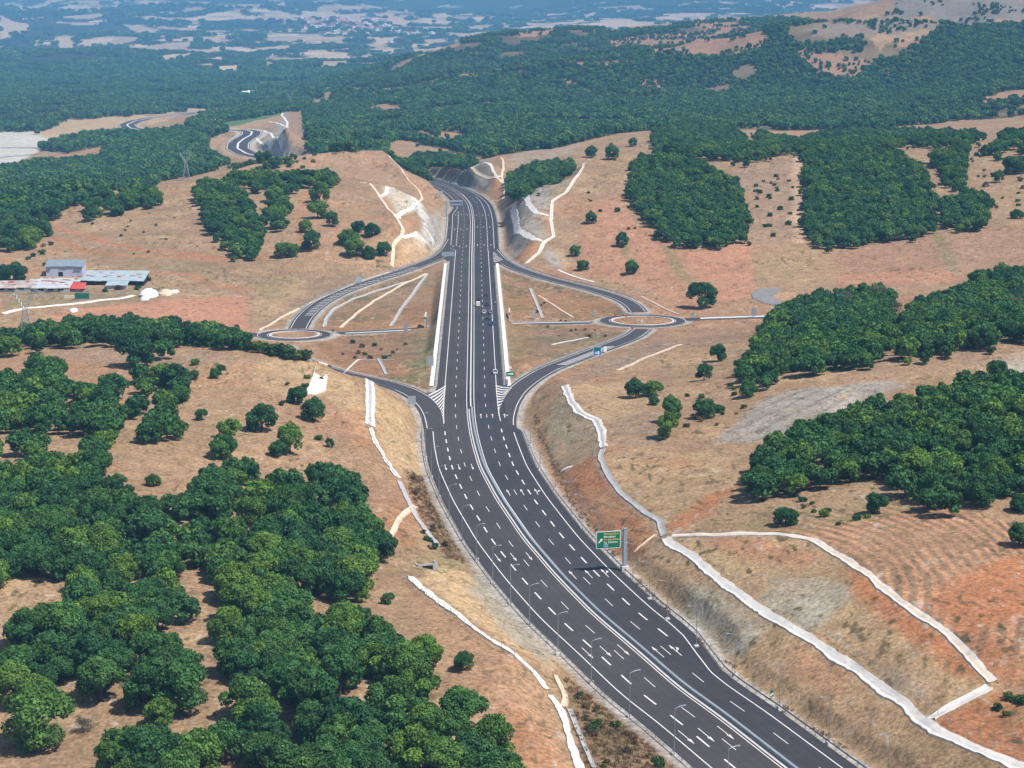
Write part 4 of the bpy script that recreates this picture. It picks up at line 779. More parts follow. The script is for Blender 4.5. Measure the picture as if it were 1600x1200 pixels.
def wood(px, key, sp=6.3, r=(2.8, 4.5), h=5.0, keep=None):
    P = hits(px, h); x, y = scatter(P, sp, keep=keep); rr_ = r[0] + (r[1] - r[0]) * RS.rand(len(x)) ** 1.3
    c_ = P.mean(0); P2 = c_ + (P - c_) * 1.07; x2, y2 = scatter(P2, sp * 2.3); k2 = ~pip(P, x2, y2) | (RS.rand(len(x2)) < .15); x = np.r_[x, x2[k2]]; y = np.r_[y, y2[k2]]; rr_ = np.r_[rr_, 1.1 + 1.9 * RS.rand(k2.sum())]     # straggling edge
    ok = (nroad(x, y) > 6) & ~in_clear(x, y, rr_)
    for a, b_, q_ in zip(x[ok], y[ok], rr_[ok]): TREES.append((a, b_, q_, key))
FA = [(-20,520),(35,520),(50,550),(95,565),(115,605),(145,645),(158,690),(150,722),(170,757),(195,772),(245,777),(275,767),(300,752),(312,722),(325,692),(337,655),(368,655),(383,700),(398,732),(440,732),(505,722),(558,738),(574,765),(552,783),(480,792),(420,802),(365,815),(365,832),(440,803),(500,783),(556,778),(586,802),(592,878),(586,900),(540,905),(500,895),(440,900),(390,895),(330,892),(300,900),(100,890),(60,900),(-20,900)]
wood(FA, 'A', 5.7, keep=thin(.38, 26, 5)); wood([(105,590),(135,578),(190,583),(230,565),(280,565),(290,602),(310,625),(318,660),(295,700),(268,732),(228,730),(215,700),(180,708),(152,688),(132,650)], 'B', 7.0, keep=thin(.47, 22, 9))
wood([(98,905),(280,895),(306,930),(298,960),(272,1000),(320,1030),(340,1085),(330,1110),(300,1118),(350,1150),(345,1215),(175,1215),(168,1162),(192,1130),(152,1105),(165,1072),(110,1075),(22,1075),(8,1055),(18,1000),(42,940)], 'C', 5.7, keep=thin(.33, 22, 6))
wood([(340,918),(365,895),(440,905),(498,905),(528,932),(578,948),(637,968),(665,988),(676,1030),(695,1042),(695,1082),(740,1082),(780,1112),(803,1160),(815,1225),(400,1225),(352,1180),(348,1110),(378,1080),(368,1020),(333,990)], 'D', 5.7, keep=thin(.33, 22, 7))
wood([(30,508),(110,497),(180,492),(230,496),(340,505),(388,522),(380,540),(320,540),(240,538),(140,535),(50,530)], 'E', 6.0)
wood([(303,285),(330,277),(370,290),(398,320),(412,350),(412,392),(388,397),(362,392),(333,360),(312,330)], 'G', 6.6); wood([(420,300),(460,285),(468,300),(450,325),(455,345),(425,352),(415,330)], 'G2', 7.5, keep=thin(.4, 14, 4))
wood([(988,255),(1012,242),(1080,240),(1110,260),(1150,277),(1168,330),(1166,366),(1130,376),(1060,374),(1038,366),(1018,340),(984,300)], 'H', 6.3); wood([(1257,237),(1290,218),(1340,227),(1400,237),(1436,252),(1452,280),(1462,330),(1458,352),(1438,358),(1360,366),(1330,376),(1268,374),(1254,340),(1258,290)], 'I', 6.3)
wood([(1472,307),(1510,297),(1548,302),(1547,328),(1530,349),(1490,352),(1473,340)], 'I', 6.3); wood([(1455,245),(1490,225),(1510,240),(1510,290),(1480,285)], 'I', 7)
wood([(1208,482),(1240,472),(1290,457),(1330,447),(1396,447),(1390,480),(1390,538),(1330,556),(1200,575),(1160,580),(1164,560),(1192,522)], 'J', 6.3); wood([(1410,502),(1432,467),(1500,452),(1520,428),(1620,412),(1620,515),(1500,530),(1412,540)], 'K', 6.3)
wood([(1170,742),(1192,704),(1237,664),(1320,644),(1350,620),(1430,614),(1480,595),(1560,585),(1640,590),(1640,752),(1530,764),(1480,782),(1422,757),(1390,722),(1320,728),(1250,742),(1184,762)], 'L', 6.6)
wood([(130,335),(150,300),(215,285),(250,285),(245,310),(150,330)], 'M', 8, keep=thin(.45, 14, 3)); wood([(0,335),(60,305),(95,318),(60,345),(75,360),(20,380),(0,378)], 'M', 7.5, keep=thin(.36, 14, 3))
wood([(360,255),(420,245),(470,238),(470,246),(400,262)], 'N', 7, keep=thin(.4, 14, 3)); wood([(345,275),(430,268),(520,270),(525,280),(420,284),(350,284)], 'N', 7)
wood([(1030,192),(1060,197),(1120,192),(1170,217),(1200,238),(1160,244),(1100,238),(1040,235),(1020,215)], 'O', 6.8); wood([(1180,202),(1250,215),(1300,202),(1420,200),(1525,203),(1525,220),(1400,222),(1270,235),(1210,240)], 'O', 6.8, keep=thin(.40, 20, 3)); wood([(1540,228),(1640,195),(1640,225),(1560,240)], 'O', 8, keep=thin(.4, 20, 3))
wood([(604,230),(650,236),(720,241),(755,246),(716,268),(660,268),(640,258)], 'P', 6.6); wood([(792,268),(840,252),(895,248),(890,262),(850,282),(818,300),(796,300)], 'P', 6.6)
SINGLE = [(20,358,16),(45,366,17),(66,352,14),(80,325,15),(35,325,14),(14,342,13),(137,318,10),(178,316,15),(202,309,14),(166,300,12),(238,300,12),(20,417,18),(1,420,14),(430,300,13),(446,318,13),(432,342,12),(446,382,16),(486,371,16),(478,350,10),(500,298,15),(497,322,15),(519,341,10),(546,364,15),(560,350,10),(582,353,12),(554,383,15),(577,388,12),(598,383,12),(402,290,10),
 (1098,455,21),(987,415,10.5),(972,373,10),(923,338,9.5),(965,325,5),(898,390,8),(910,411,9),(925,235,9),(956,236,9.5),(989,220,7),(1466,245,13),(1505,228,13),(1540,232,9),(1586,250,17),(1562,275,8),(1590,330,9),(1520,320,10),(1123,547,14),(1100,578,13),(1167,602,15),(992,604,15),(1019,603,13),(1048,637,18),(1043,662,18),(1021,622,9),(1102,632,17),(1122,634,9),(1228,797,19),(1287,798,8),(1371,782,16),(1596,780,16),(1594,833,17),(1560,572,16),(1190,740,20),
 (410,645,23),(464,613,14),(488,637,17),(453,684,20),(436,697,13),(210,540,27),(80,572,22),(47,592,24),(252,576,18),(278,608,17),(302,582,9),(336,580,9),(315,645,9),(350,690,19),(58,1105,47),(606,932,10),(515,690,7),(724,1030,15),(40,1165,10),(185,747,12),(200,760,10),(240,747,10),(305,562,7),(345,575,8),(300,470,0)]
SPX = {}
for px, py, rp in SINGLE:
    if rp < 4: continue
    q = hit(px, py + rp * .2, 3.0)
    if q is None: continue
    dist = math.hypot(q[1], HC); r = rp * dist / F; q = hit(px, py + rp * .15, r * 1.1)
    SPX[len(TREES)] = (px, py); TREES.append((q[0], q[1], r * 1.12, 'S'))
inv = np.array([(math.hypot(t[1], HC) / t[2]) for t in TREES]); order = sorted(range(len(TREES)), key=lambda i: (TREES[i][3] != 'S', inv[i])); NIND = 292
# every tree of the leading 296 is a thing of its own; the remaining canopy is one mass of woodland
PLACE = {'A': ('green oak in the dense wood on the left hillside above the clearings', 'oaks of the wood on the left hillside'), 'B': ('green oak in the broken grove along the left hilltop clearing', 'oaks around the left hilltop clearing'), 'C': ('broad oak in the wood filling the bottom left corner', 'oaks of the bottom left wood'), 'D': ('broad oak in the wood beside the pale channel left of the motorway', 'oaks of the wood beside the left channel'), 'E': ('oak in the row behind the left hill crest below the ploughed field', 'oaks in the row below the ploughed field'),
 'L': ('tall oak in the wood above the furrowed red field on the right', 'oaks of the wood above the furrowed field'), 'J': ('oak in the wood right of the roundabout behind the bare crest', 'oaks of the wood behind the bare crest'), 'K': ('oak in the wood at the right edge behind the bare crest', 'oaks of the right edge wood')}
proto = {}
def make_tree(x, y, r, key, label, group):
    z = float(gz(x, y)); v = RS.randint(NV); s_ = r * (.92 + .2 * RS.rand())
    root = empty('oak_tree', (x, y, z - (.30 if key == 'S' else .18) * r), RS.rand() * 6.28, label, 'tree', group); root.scale = (r * (.85 + .3 * RS.rand()), r * (.85 + .3 * RS.rand()), s_); root.rotation_euler.x = RS.normal(0, .05)
    if v not in proto:
        t = link('trunk', TRUNK[v % 3], root); c = link('crown', CROWN[v], root); proto[v] = (t, c)
    else:
        for ch in proto[v]: k_ = ch.copy(); COL.objects.link(k_); k_.parent = root
    return root
LONE = {(20,417):'big dark oak at the left edge just above the farm barns',(1,420):'dark oak cut by the left edge beside the big one above the farm',(137,318):'small oak standing apart on the slope above the farm, near the crest',
 (1098,455):'large dark round oak alone in the ploughed fields above the right roundabout',(987,415):'round pale green oak on the field strip left of the large lone oak',(972,373):'round oak at the corner of the ploughed field below the square wood',(923,338):'small round oak alone on the slope right of the winding white channel',(965,325):'tiny oak near the left edge of the square wood',(898,390):'small oak above the pair of slip road oaks right of the white channel',(910,411):'small oak leaning beside another above the upper right slip road',
 (925,235):'pale oak on the skyline knoll above the top of the white channel',(956,236):'dark round oak on the skyline knoll beside the pale one',(989,220):'small oak alone on the bare knoll behind the skyline pair',(1586,250):'large dark oak at the right edge on the shrubby slope',(1123,547):'round oak with its trunk showing on the pasture below the right roundabout',(1100,578):'small round oak on the pasture, below the one with the bare trunk',(1167,602):'round oak beside the corner of the wood behind the bare crest',
 (992,605):'dark oak at the top left of the cluster near the right channel',(1019,603):'pale oak at the top right of the cluster near the right channel',(1021,622):'small oak below the pale oak of the cluster near the right channel',(1048,637):'upper of two touching oaks above the grey rock patch',(1043,662):'lower of two touching oaks left of the grey rock patch',(1102,632):'spreading oak left of the grey rock outcrop',(1122,634):'small yellowish oak touching the spreading oak by the grey rock outcrop',
 (1228,797):'round oak below the right hand wood, left of the furrowed field',(1287,798):'tiny young oak between two oaks below the right hand wood',(1371,782):'low bushy oak in the shade edge of the right hand wood',(1596,780):'oak at the right edge above the furrowed red field',(1594,833):'dark oak at the right edge beside the furrowed red field',(1560,572):'tall oak rising above the right hand wood near the right edge',(1190,740):'oak at the left tip of the right hand wood',
 (410,645):'tall oak alone in the middle of the straw coloured left hilltop',(464,613):'upper oak of the pair near the white slab on the left hilltop',(488,637):'lower oak of the pair near the white slab on the left hilltop',(453,684):'broad oak low on the bare slope between the hilltop pair and the wood',(436,697):'small oak touching the broad oak low on the bare left slope',(210,540):'tall pale oak standing in front of the tree row below the ploughed field',
 (58,1105):'large round oak alone near the bottom left corner',(606,932):'small bright bush-like oak right of the wood above the white crest channel',(515,690):'tiny oak alone on the bare slope left of the broken channel',(724,1030):'dry looking young oak beside the white crest channel',(128,1128):'young thin oak right of the large round one at bottom left',(40,1165):'little young oak in the bottom left corner'}
def lone_label(i):
    px, py = SPX[i]
    if (px, py) in LONE: return LONE[(px, py)], None
    for box, lb, gp_ in (((0, 300, 110, 380), 'round oak of the loose grove at the left edge above the farm', 'oaks of the grove above the farm'), ((120, 290, 260, 330), 'round oak of the grove along the left middle crest', 'oaks of the left middle crest'), ((390, 280, 610, 400), 'round oak of the loose grove on the tan slope left of the white cutting', 'oaks left of the white cutting'), ((1440, 215, 1600, 340), 'oak among shrubs on the slope by the upper right wood', 'oaks of the upper right slope')):
        if box[0] <= px <= box[2] and box[1] <= py <= box[3]: return lb, gp_
    return 'oak at the ragged edge of the left hillside wood around its clearings', 'oaks at the edge of the left wood'
lone = [i for i in order if TREES[i][3] == 'S']
for n_, i in enumerate(order[:NIND]):
    x, y, r, key = TREES[i]
    if key == 'S': make_tree(x, y, r, key, *lone_label(i))
    else:
        lb, gp_ = PLACE.get(key, ('oak in the woods along the motorway', 'oaks of the woods')); make_tree(x, y, r, key, lb, gp_)
M['pale_leaves'] = foliage('half_bare_leaves', (.15, .135, .10), .3); BARE = [crown_mesh('bare_crown', 700 + i, 1500, M['pale_leaves'], 17, .075) for i in range(2)]
for k_, (px, py, rp, lb) in enumerate(((1316, 462, 17, 'greyish half bare oak at the left top of the wood behind the bare crest'), (1397, 474, 14, 'thin greyish half bare oak in the gap between the two right hand woods'), (1372, 452, 15, 'greyish half bare oak on the upper edge of the wood behind the bare crest'), (130, 1127, 15, 'sparse greyish young oak right of the lone bottom left oak'), (1592, 470, 15, 'pale half bare oak in the wood at the right edge'))):
    q_ = hit(px, py + 3, 3.0); r = rp * math.hypot(q_[1], HC) / F; q_ = hit(px, py + 2, r * 1.1); root = empty('oak_tree', (q_[0], q_[1], q_[2] - .15 * r), k_, lb, 'tree'); root.scale = (r,) * 3; link('trunk', TRUNK[k_ % 3], root); link('crown', BARE[k_ % 2], root)
REST = [TREES[i] for i in order[NIND:]]
# ------------------------------------------------------------------ far woods (one mass)
FARP = []
def farwood(P, sp, r, keep=None, holes=()):
    x, y = scatter(P, sp, keep=keep)
    for h in holes: k_ = ~pip(h, x, y); x = x[k_]; y = y[k_]
    c_, r_ = colrow(x, y); k_ = FIELDM[np.clip(r_, 0, NR - 1).astype(int), np.clip(c_, 0, NC - 1).astype(int)] < .3; x = x[k_]; y = y[k_]
    k_ = DR['far'][np.clip(colrow(x, y)[1], 0, NR - 1).astype(int), np.clip(colrow(x, y)[0], 0, NC - 1).astype(int)] > 18; x = x[k_]; y = y[k_]
    FARP.append(np.c_[x, y, r[0] + (r[1] - r[0]) * RS.rand(len(x))])
farwood(RPOLY, 7.3, (2.6, 5.0), lambda x, y: fbm(x, y, 45, 33, 3) * .65 + fbm(x, y, 240, 34, 2) * .35 > .40, HPOLY)
farwood(hits([(474,176),(520,146),(580,122),(600,150),(560,190),(530,232),(488,228),(484,205)], 2), 7.5, (2.6, 4.6), thin(.36, 45, 41), HPOLY)
for h in HPOLY: farwood(h, 11, (1.5, 3.8), thin(.50, 40, 35))
V1 = hits([(-40,270),(60,252),(150,246),(195,208),(280,197),(322,215),(328,235),(362,250),(335,260),(300,268),(250,275),(150,300),(100,320),(-40,345)], 4); farwood(V1, 7.3, (3.0, 5.0), thin(.24, 40, 36))
for px, th in (([(-40,122),(100,108),(290,112),(400,130),(480,150),(490,168),(380,176),(340,165),(200,178),(110,184),(60,206),(-40,205)], .40), ([(290,190),(340,176),(460,152),(490,168),(450,168),(400,180),(345,188),(310,202)], .1), ([(60,228),(130,208),(200,203),(200,215),(110,235)], .4), ([(300,205),(340,190),(360,200),(330,212)], .4)):
    farwood(hits(px, 4), 9.5, (3.8, 6), thin(th, 60, 37))
farwood(np.array([(-.28 * 5600, 5600), (-.03 * 5600, 5600), (-.05 * 4700, 4700), (-.28 * 4700, 4700)]), 13, (5, 8.5), thin(.33, 90, 38))
GF = hits([(265,128),(330,123),(485,121),(485,134),(330,138)])
farwood(np.array([(-.125 * 3400, 3400), (-.085 * 3400, 3400), (-.0 * 5600, 5600), (-.11 * 5600, 5600)]), 12, (4.5, 8), thin(.27, 90, 40), [GF])
FARN = sum(len(t) for t in FARP)
farwood(np.array([(-.28 * 5600, 5600), (.0 * 5600, 5600), (.0, 8000), (-.28 * 8000, 8000)]), 26, (7, 13), thin(.45, 160, 38)); farwood(np.array([(-.28 * 8000, 8000), (.08 * 8000, 8000), (.27 * 13000, 13000), (-.28 * 13000, 13000)]), 60, (12, 24), thin(.48, 300, 39))
FARP = np.concatenate(FARP); print('trees', len(TREES), 'rest', len(REST), 'far', len(FARP))
def instancer(name, P, meshes, m_label, kind='stuff'):
    """one mass of many crowns: a point cloud carrying copies of a few crowns"""
    x, y, r = P[:, 0], P[:, 1], P[:, 2]; z = gz(x, y); me = bpy.data.meshes.new(name); n = len(x); me.vertices.add(n); me.vertices.foreach_set('co', np.c_[x, y, z - .15].astype(np.float32).ravel())
    for nm, val in (('size', r), ('turn', RS.rand(n) * 6.283)): a_ = me.attributes.new(nm, 'FLOAT', 'POINT'); a_.data.foreach_set('value', np.asarray(val, np.float32))
    a_ = me.attributes.new('pick', 'INT', 'POINT'); a_.data.foreach_set('value', RS.randint(0, len(meshes), n).astype(np.int32)); me.update()
    o = link(name, me); tag(o, kind=kind); g = bpy.data.node_groups.new(name, 'GeometryNodeTree'); g.interface.new_socket('Geometry', in_out='INPUT', socket_type='NodeSocketGeometry'); g.interface.new_socket('Geometry', in_out='OUTPUT', socket_type='NodeSocketGeometry')
    N = g.nodes.new; gi = N('NodeGroupInput'); go = N('NodeGroupOutput'); ip = N('GeometryNodeInstanceOnPoints'); ip.inputs['Pick Instance'].default_value = True; j = N('GeometryNodeJoinGeometry')
    for q in meshes[::-1]:
        src_ = bpy.data.objects.new(q.name, q); oi = N('GeometryNodeObjectInfo'); oi.inputs['Object'].default_value = src_; oi.inputs['As Instance'].default_value = True; g.links.new(oi.outputs['Geometry'], j.inputs[0])
    def na(nm, ty): a_ = N('GeometryNodeInputNamedAttribute'); a_.data_type = ty; a_.inputs['Name'].default_value = nm; return a_.outputs['Attribute']
    cx = N('ShaderNodeCombineXYZ'); g.links.new(na('turn', 'FLOAT'), cx.inputs['Z']); g.links.new(gi.outputs[0], ip.inputs['Points']); g.links.new(j.outputs[0], ip.inputs['Instance']); g.links.new(na('pick', 'INT'), ip.inputs['Instance Index']); g.links.new(cx.outputs[0], ip.inputs['Rotation']); g.links.new(na('size', 'FLOAT'), ip.inputs['Scale']); g.links.new(ip.outputs[0], go.inputs[0])
    md = o.modifiers.new('crowns', 'NODES'); md.node_group = g; return o
instancer('woodland', np.array([t[:3] for t in REST], float), LOWM, None)
instancer('far_woodland', FARP[:FARN], FARM, None); instancer('distant_woodland', FARP[FARN:], FLATM, None)
print('vegetation', round(time.time() - T0, 1))

# ------------------------------------------------------------------ shrubs on the bare slopes
SHRUB = []
def shrubs(poly, n, r, label, group, dry=.15, dmin=283):
    P = hits(poly, 0, dmin); p = P[:, :2]; k = 0
    while k < n:
        x = RS.uniform(p[:, 0].min(), p[:, 0].max()); y = RS.uniform(p[:, 1].min(), p[:, 1].max())
        if not pip(P, np.array([x]), np.array([y]))[0] or nroad(np.array([x]), np.array([y]))[0] < 5: k += .05; continue
        k += 1; m_ = DRYM[RS.randint(2)] if RS.rand() < dry else BUSHM[RS.randint(3)]; o = link('shrub', m_); rr_ = r[0] + (r[1] - r[0]) * RS.rand(); o.location = (x, y, float(gz(x, y)) - .25 * rr_); o.scale = (rr_, rr_, rr_ * .95); o.rotation_euler.z = RS.rand() * 6.28; tag(o, label, 'shrub', group)
shrubs([(1175,290),(1240,262),(1240,370),(1195,375)], 26, (1.0, 2.2), 'small green shrub on the slope between the two square woods', 'shrubs between the square woods')
shrubs([(1480,240),(1600,230),(1600,345),(1550,350),(1555,290),(1470,300)], 30, (1.0, 2.4), 'small green shrub on the upper right slope', 'shrubs of the upper right slope')
shrubs([(0,375),(80,380),(90,420),(30,410)], 9, (.9, 2), 'small shrub on the slope above the farm', 'shrubs above the farm'); shrubs([(200,440),(240,436),(200,462),(130,468)], 4, (1.2, 2.2), 'green shrub in front of the farm barns', 'shrubs by the farm')
shrubs([(420,560),(500,575),(560,700),(500,700),(400,620)], 10, (.6, 1.3), 'low shrub on the straw coloured left hilltop', 'shrubs of the left hilltop'); shrubs([(640,745),(668,760),(700,860),(670,860),(645,790)], 22, (.5, 1.1), 'brownish weed shrub on the bank left of the motorway', 'weed shrubs on the left bank', .6)
shrubs([(895,1075),(1000,1150),(1050,1200),(930,1200)], 30, (.5, 1.1), 'low weed shrub on the brown bank at the bottom edge', 'weed shrubs on the bottom bank', .55); shrubs([(1000,620),(1150,600),(1180,640),(1100,690),(1010,690)], 14, (.5, 1.3), 'low shrub on the pasture right of the slip road', 'shrubs on the right pasture', .3)
shrubs([(1200,770),(1400,800),(1300,830),(1150,800)], 12, (.5, 1.2), 'low shrub on the grassy slope under the right hand wood', 'shrubs under the right hand wood', .2); shrubs([(400,538),(470,548),(520,566),(510,572),(440,556),(395,548)], 16, (1.0, 2.0), 'bushy shrub behind the left hill crest beside the slip road', 'shrubs behind the left crest', 0)
shrubs([(820,460),(940,500),(980,520),(860,540)], 14, (.5, 1.2), 'dry weed shrub in the right infield', 'weed shrubs in the right infield', .7); shrubs([(520,530),(640,530),(620,560),(540,560)], 14, (.6, 1.4), 'dry weed shrub in the left infield', 'weed shrubs in the left infield', .6)
shrubs([(1540,1085),(1600,1090),(1600,1125),(1545,1110)], 6, (.6, 1.3), 'green shrub on the grassy mound at the right edge', 'shrubs on the right edge mound', 0); shrubs([(640,230),(740,215),(780,225),(700,238)], 14, (1.2, 2.4), 'small shrub on the bare patch behind the motorway bend', 'shrubs behind the bend'); shrubs([(380,255),(540,238),(545,270),(460,262)], 18, (1.0, 2.4), 'small dark shrub on the tan rise left of the bend', 'shrubs on the rise left of the bend', .1)
for t_ in np.linspace(0, 1, 17):
    px = 384 + 90 * t_; q_ = hit(px, 546 + 17 * t_ + RS.rand() * 2); o = link('shrub', BUSHM[RS.randint(3)]); rr_ = 1.7 + 1.1 * RS.rand(); o.location = (q_[0], q_[1] + 3 * RS.rand(), q_[2] - .4); o.scale = (rr_ * 1.1, rr_ * 1.1, rr_); tag(o, 'dark bush in the hedge on the left hill crest hiding the slip road', 'shrub', 'hedge bushes on the left hill crest')
shrubs([(130,340),(290,310),(300,395),(150,400)], 12, (.6, 1.4), 'tiny shrub on the open slope above the farm', 'shrubs on the open slope above the farm', .2); shrubs([(880,300),(980,300),(1000,380),(900,400)], 10, (.6, 1.5), 'tiny shrub on the slope right of the white channel', 'shrubs right of the white channel', .2)
# ------------------------------------------------------------------ dry grass and weeds: nobody could count these
M['grass_dry'] = foliage('dry_grass', (.50, .37, .22), .25); M['weed'] = foliage('dry_weeds', (.27, .19, .105), .4)
def tuft(name, seed, n, m, h):
    R = np.random.RandomState(seed); mb = MB()
    for i in range(n):
        a = R.rand() * 6.28; x, y = R.normal(0, .22, 2); d_ = .35 * R.rand(); w_ = .05 + .05 * R.rand(); hh = h * (.6 + .7 * R.rand()); c_, s_ = math.cos(a), math.sin(a)
        mb.add([(x - w_ * s_, y + w_ * c_, -.05), (x + w_ * s_, y - w_ * c_, -.05), (x + c_ * d_ + .4 * w_ * s_, y + s_ * d_ - .4 * w_ * c_, hh), (x + c_ * d_ - .4 * w_ * s_, y + s_ * d_ + .4 * w_ * c_, hh)], [(0, 1, 2, 3)])
    me = bpy.data.meshes.new(name); me.from_pydata(mb.v, [], mb.f); me.materials.append(m); me.update(); a_ = me.attributes.new('tone', 'FLOAT', 'FACE'); a_.data.foreach_set('value', (.6 + .8 * R.rand(len(me.polygons))).astype(np.float32)); return me
TUF = [tuft('grass_tuft', i, 16, M['grass_dry'], .26) for i in range(3)]; WEE = [tuft('weed_tuft', 20 + i, 22, M['weed'], .5) for i in range(3)]
n = 34000; d_ = 310 + 420 * RS.rand(n) ** .8; x = (RS.rand(n) - .5) * .52 * d_; dens_ = fbm(x, d_, 9, 55, 3); ok = (nroad(x, d_) > 3.2) & (dens_ > .46) & (np.minimum.reduce([DR[q_][np.clip(colrow(x, d_)[1], 0, NR - 1).astype(int), np.clip(colrow(x, d_)[0], 0, NC - 1).astype(int)] for q_ in ('SW', 'SE')]) > 6.5)
x, d_ = x[ok], d_[ok]; instancer('dry_grass', np.c_[x, d_, .5 + .7 * RS.rand(len(x))], TUF, None)
wx = []
tr_ = dens(to_world(TRp[2:]), .8); j_ = offset(tr_, -RS.normal(1.4, .5, len(tr_))); wx.append(j_[:, :2][fbm(j_[:, 0], j_[:, 1], 12, 66, 2) > .42])
for pl, n in (([(635,738),(668,735),(690,790),(720,850),(738,885),(700,872),(665,822),(640,772)], 700), ([(880,1055),(925,1072),(1000,1137),(1090,1210),(925,1260),(893,1120)], 900)):
    P = hits(pl); x = RS.uniform(P[:, 0].min(), P[:, 0].max(), n * 3); y = RS.uniform(P[:, 1].min(), P[:, 1].max(), n * 3); k_ = pip(P, x, y) & (nroad(x, y) > 3.4); wx.append(np.c_[x, y][k_][:n])
wx = np.concatenate(wx); instancer('dry_weeds', np.c_[wx, .5 + .6 * RS.rand(len(wx))], WEE, None)
# ================================================================== channels, walls and slabs laid on the ground
def zpos(x, y): return float(gz(x, y))
def channel(name, P, w_, m, label, cat='drainage channel', lift=.20, core=None, rough=.25, group=None, kind=None):
    """open concrete channel: two lips and a lower bed following the slope"""
    w_ *= .86; P = dens(P, 1.2); P = np.array([P[max(0, i - 2):i + 3].mean(0) for i in range(len(P))]); n = len(P); R = np.random.RandomState(len(P)); mb = MB(); cs = [-.5, -.42, -.16, .16, .42, .5]; dz = [-.35, lift, lift * .25, lift * .25, lift, -.35]; v = []
    jt = [1 + rough * ((np.convolve(R.rand(n + 8), np.ones(5) / 5, 'same')[4:n + 4] - .5) * 2.2 + (R.rand(n) - .5) * .5) for _ in range(2)]
    offs = [offset(P, c * w_ * jt[c > 0]) for c in cs]
    for i in range(n):
        for k, O in enumerate(offs):
            x, y = O[i][:2]; v.append((x, y, zpos(x, y) + dz[k] + .08))
    f = []; mi = []
    for i in range(n - 1):
        for k in range(5): f.append((i * 6 + k, i * 6 + k + 1, (i + 1) * 6 + k + 1, (i + 1) * 6 + k)); mi.append(1 if (k == 2 and core) else 0)
    mb.v = v; mb.f = f; mb.mi = mi
    o = mb.build(name, [m, core or m]); tag(o, label, None if kind else cat, group, kind); return o
wl = to_world
M['wall_grey'] = M['grey_concrete']
channel('drainage_channel', wl(R1[1:7]), 3.2, M['pale_concrete'], 'white concrete channel along the top of the cut by the right slip road', core=M['grey_concrete'], rough=.5)
channel('drainage_channel', wl(R1[6:]), 2.0, M['grey_concrete'], 'grey stone channel running downhill from the white channel to the two meeting channels')
channel('drainage_channel', wl(B1), 2.7, M['pale_concrete'], 'long white concrete channel along the bench halfway up the right cutting', core=M['concrete'], rough=.45)
channel('drainage_channel', wl(B2), 2.3, M['pale_concrete'], 'curved dusty white channel along the top edge of the red furrowed field', core=M['tan_concrete'], rough=.4)
channel('drainage_channel', wl(B3), 2.6, M['concrete'], 'short white channel joining the upper and lower channels at the right edge', rough=.3)
channel('drainage_channel', wl(L1[:4]), 3.6, M['pale_concrete'], 'broad white stepped channel with grey bed running down the left cut beside the slip road', core=M['grey_concrete'], rough=.3)
channel('drainage_channel', wl(L1[3:8]), 1.9, M['pale_concrete'], 'narrow broken white channel below the stepped channel on the left slope', core=M['grey_concrete'], rough=.9)
channel('drainage_channel', wl(L1[7:]), 2.0, M['grey_concrete'], 'grey gabion channel falling to the culvert left of the motorway')
channel('drainage_channel', wl(L2[:9]), 2.3, M['pale_concrete'], 'white crest channel curving above the bare cut at the lower left of the motorway', rough=.5)
channel('drainage_channel', wl(L2[8:]), 2.0, M['pale_concrete'], 'white channel running out of the bottom edge left of the motorway', rough=.6)
channel('drainage_channel', hits([(865,1050),(875,1070),(886,1097),(878,1108)]), 1.6, M['tan_concrete'], 'short dusty branch channel forking beside the brown weeds', rough=.6)
channel('drainage_channel', hits([(889,1104),(900,1135),(915,1170),(930,1205)]), 1.2, M['grey_concrete'], 'thin grey channel beside the white one at the bottom edge')
channel('drainage_channel', wl(C1), 2.3, M['pale_concrete'], 'white channel winding down the hill right of the grey rock cut', core=M['tan_concrete'])
channel('maintenance_bench', wl(C1b), 4.0, M['pale_concrete'], 'lower white bench across the grey rock cut right of the motorway', 'rock bench', rough=.5)
channel('maintenance_bench', wl(C1c), 3.6, M['pale_concrete'], 'upper white bench across the grey rock cut right of the motorway', 'rock bench', rough=.5)
channel('maintenance_bench', wl(N1), 2.6, M['tan_concrete'], 'lower pale bench on the rock cut inside the motorway bend', 'rock bench', rough=.4)
channel('maintenance_bench', wl(N2), 2.6, M['pale_concrete'], 'arched white bench over the top of the rock cut inside the motorway bend', 'rock bench', rough=.4)
channel('drainage_channel', wl(N3), 2.2, M['tan_concrete'], 'pale channel dropping over red earth beside the rock cut inside the bend')
channel('drainage_channel', wl(NW1), 2.3, M['tan_concrete'], 'pale channel descending the tan knoll left of the white cutting')
channel('maintenance_bench', hits([(593,308),(604,302),(613,293)]), 3.4, M['pale_concrete'], 'upper white bench joining the pale channel to the white cutting', 'rock bench', rough=.5)
channel('maintenance_bench', hits([(620,341),(630,331),(641,326),(650,316)]), 3.8, M['pale_concrete'], 'middle white bench joining the pale channel to the white cutting', 'rock bench', rough=.5)
channel('maintenance_bench', hits([(628,372),(640,369),(654,365)]), 2.4, M['pale_concrete'], 'lowest white bench at the foot of the white cutting', 'rock bench', rough=.5)
channel('drainage_channel', wl(K1), 2.0, M['tan_concrete'], 'pale channel down the farther knoll left of the motorway bend')
for px, lb in (([(447,169),(440,180),(449,191),(443,203),(436,216),(444,232)], 'white stepped channel climbing the far cutting by the valley road'), ([(421,190),(434,193),(447,198)], 'topmost white bench of the far cutting by the valley road'), ([(412,204),(424,209),(436,215)], 'middle white bench of the far cutting by the valley road'), ([(401,216),(412,224),(425,231)], 'lowest white bench of the far cutting by the valley road')):
    channel('maintenance_bench' if 'bench' in lb else 'drainage_channel', hits(px), 3.4, M['pale_concrete'], lb, 'rock bench' if 'bench' in lb else 'drainage channel', rough=.4)
